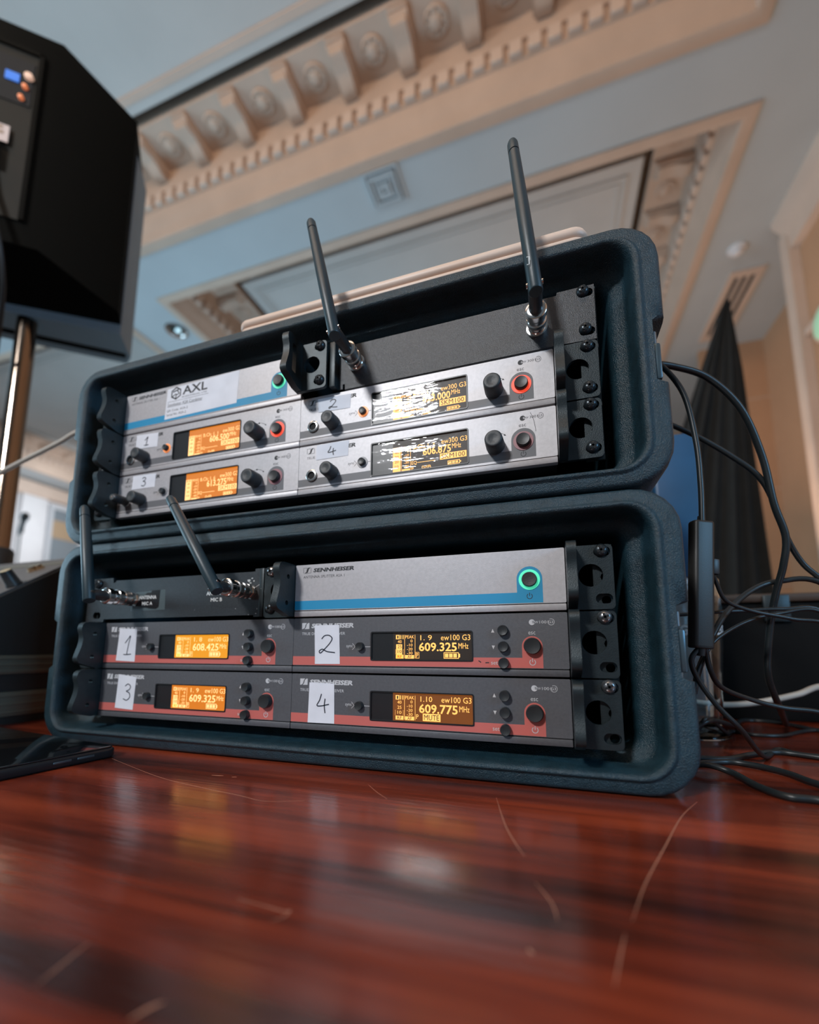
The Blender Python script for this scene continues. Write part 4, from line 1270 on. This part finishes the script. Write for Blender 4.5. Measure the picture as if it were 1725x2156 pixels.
# blue container
bc = thing('blue_container', 'tall blue plastic container with clear base behind the cases', 'container', (357, 312, ZT))
M_BLU = mat('blue_plastic', (0.008, 0.065, 0.15), 0.45, vary=0.15, vscale=15, bump=0.05, bscale=60)
M_CLR = glassy('clear_plastic', (0.80, 0.90, 0.98), 0.08, 0.9)
obj('body', slab(-27, 27, -28, 28, 166, 358, 6, 3), M_BLU, bc)
obj('clear_base', slab(-26, 26, -27, 27, 0, 166, 6, 3), M_CLR, bc)
obj('band', slab(-27.6, 27.6, -28.6, 28.6, 158, 172, 6, 1), mat('white_band', (0.55, 0.62, 0.68), 0.4), bc)

# black flight case at the right, on the table
fc = thing('equipment_box', 'black equipment box with rimmed lid behind the cables at right', 'box', (560, 500, ZT))
M_BOX = mat('black_laminate', (0.0035, 0.0035, 0.0035), 0.8, bump=0.1, bscale=300, spec=0.15)
obj('body', MB().box(-165, 165, -148, 148, 0, 146, 4), M_BOX, fc)
obj('lid', MB().box(-168, 168, -151, 151, 147, 158, 3), mat('box_lid', (0.05, 0.032, 0.022), 0.45), fc)
for x in (-90, 90):
    obj('catch', MB().box(x - 14, x + 14, -154, -147, 122, 156, 2), M_BRACK, fc)

# black drape
M_DRAPE = mat('black_cloth', (0.010, 0.010, 0.009), 0.95, bump=0.2, bscale=200, vary=0.2)
nu, nv = 60, 30
vf, vb = [], []
for j in range(nv + 1):
    t = j / nv
    z = 1374 + t * (Z0 - 1374)
    xl = 876 - 690 * t ** .92
    xr = 888 + 60 * t ** 1.0 + 12 * min(1, t * 8)
    for i in range(nu + 1):
        u = i / nu
        x = xl + (xr - xl) * u
        amp = (8 + 46 * min(1, t * 1.6))
        y = amp * (math.sin(u * 34 + 1.2 * math.sin(u * 7 + t)) * .6 + .4 * math.sin(u * 13 + 2)) - 30 * (1 - t)
        vf.append((x - 800, y, z - Z0))
        vb.append((x - 800, y + 4, z - Z0))
n_ = nu + 1
fs = []
for j in range(nv):
    for i in range(nu):
        a = j * n_ + i
        fs.append((a, a + n_, a + n_ + 1, a + 1))
off = len(vf)
fs += [tuple(q + off for q in f[::-1]) for f in fs]
for j in range(nv):
    for i in (0, nu):
        a = j * n_ + i
        fs.append((a, a + n_, a + n_ + off, a + off) if i else (a + off, a + n_ + off, a + n_, a))
for i in range(nu):
    fs.append((i, i + 1, i + 1 + off, i + off))
    b_ = nv * n_ + i
    fs.append((b_ + off, b_ + 1 + off, b_ + 1, b_))
dr = thing('drape', 'tall black cloth drape rising to a point at right', 'drape', (800, 1500, Z0))
obj('cloth', MB().add(vf + vb, fs), M_DRAPE, dr)
obj('support_pole', MB().lathe([(0, 18), (1374 - Z0 - 30, 18)], (78, 20, 0), (0, 0, 1), 12), M_BLACK, dr)


# ------------------------------------------------------------------ left background things
p1 = struct('trim_8', MB().box(-12880, -12720, 6760, 7360, Z0, HC - 420, 12, 1), M_WALLW)
M_WINF = mat('window_frame_paint', (0.55, 0.57, 0.60), 0.6)
M_WING = mat('window_pane_grey', (0.22, 0.26, 0.29), 0.15)
M_BLIND = mat('blind_tan', (0.42, 0.30, 0.19), 0.7)
wn = struct('window_1', MB().poly([[(7460, -500), (9300, -500), (9300, 4000), (7460, 4000)], [(7560, -400), (8330, -400), (8330, 2300), (7560, 2300)], [(8430, -400), (9200, -400), (9200, 2300), (8430, 2300)],
                                    [(7560, 2400), (8330, 2400), (8330, 3900), (7560, 3900)], [(8430, 2400), (9200, 2400), (9200, 3900), (8430, 3900)]], -12880, -12780, 'yz'), M_WINF)
for y0, z0, z1 in ((7560, -400, 2300), (8430, -400, 2300), (7560, 2400, 3900), (8430, 2400, 3900)):
    obj('pane', MB().box(-12870, -12850, y0, y0 + 770, z0, z1), M_WING, wn)
    if z0 > 0:
        obj('blind', MB().box(-12848, -12836, y0, y0 + 770, 3100, 3600), M_BLIND, wn)
for z in (300, 1000, 1700):
    obj('rail', MB().box(-12850, -12800, 7560, 9200, z, z + 120), M_WINF, wn)

ms = thing('microphone_stand', 'thin black microphone stand far off by the white pillar', 'stand', (-3990, 2000, Z0))
hz = 1060 - Z0
obj('mast', MB().lathe([(20, 9), (hz * .55, 9), (hz * .55 + 2, 7), (hz, 7)], (0, 0, 0), (0, 0, 1), 10), mat('stand_grey', (0.16, 0.17, 0.18), 0.4, metal=0.5), ms)
obj('base', MB().lathe([(0, 150), (16, 148), (24, 30)], (0, 0, 0), (0, 0, 1), 24), M_BLACK, ms)
mc = obj('microphone', MB().lathe([(-60, 11), (0, 15), (70, 18), (80, 28), (110, 30), (135, 22), (142, 4)], (0, 0, hz), (0.45, -.1, .9), 14), M_BLACK, ms)
obj('clip', MB().box(-14, 14, -14, 14, hz - 40, hz + 10, 4), M_BLACK, ms)

mu = thing('music_stand', 'black music stand with tilted desk at far left below the beige cable', 'stand', (-2240, 900, Z0))
dz_ = 372 - Z0
obj('desk', MB().add([(-190, -10, dz_ - 30), (110, -10, dz_ - 30), (110, 60, dz_ + 34), (-190, 60, dz_ + 34), (-190, -4, dz_ - 36), (110, -4, dz_ - 36), (110, 66, dz_ + 28), (-190, 66, dz_ + 28)],
                     [(0, 1, 2, 3), (7, 6, 5, 4), (0, 4, 5, 1), (1, 5, 6, 2), (2, 6, 7, 3), (3, 7, 4, 0)]), M_BLACK, mu)
obj('lip', MB().box(-190, 110, -40, -8, dz_ - 40, dz_ - 28, 2), M_BLACK, mu)
obj('mast', MB().lathe([(20, 12), (dz_ - 20, 12)], (-40, 30, 0), (0, 0, 1), 12), M_BLACK, mu)
for k in range(3):
    a = k * 2.094
    obj('leg', MB().tube([(-40, 30, 200), (-40 + 260 * math.cos(a), 30 + 260 * math.sin(a), 8)], 9, 8, 0), M_BLACK, mu)

ch = thing('stacking_chair', 'black chair with a rounded back behind the mixing desk', 'chair', (-1640, 1000, Z0))
bz_ = 372 - Z0
bk = MB()
arc = [(-210, 0)] + [(210 * math.cos(math.radians(a)), 160 * math.sin(math.radians(a))) for a in range(180, -1, -12)] + [(210, 0), (200, -260), (-200, -260)]
bk.poly([[(x, bz_ - 160 + z) for x, z in arc]], -14, 14)
obj('backrest', bk, M_BLACK, ch)
obj('seat', MB().box(-220, 220, -440, -10, 420, 470, 18), M_BLACK, ch)
for x in (-195, 195):
    obj('leg', MB().tube([(x, -420, 420), (x, -430, 6)], 12, 10, 0), M_CHROME, ch)
    obj('leg', MB().tube([(x, 0, bz_ - 380), (x, 0, 420), (x, 30, 6)], 12, 10, 0), M_CHROME, ch)
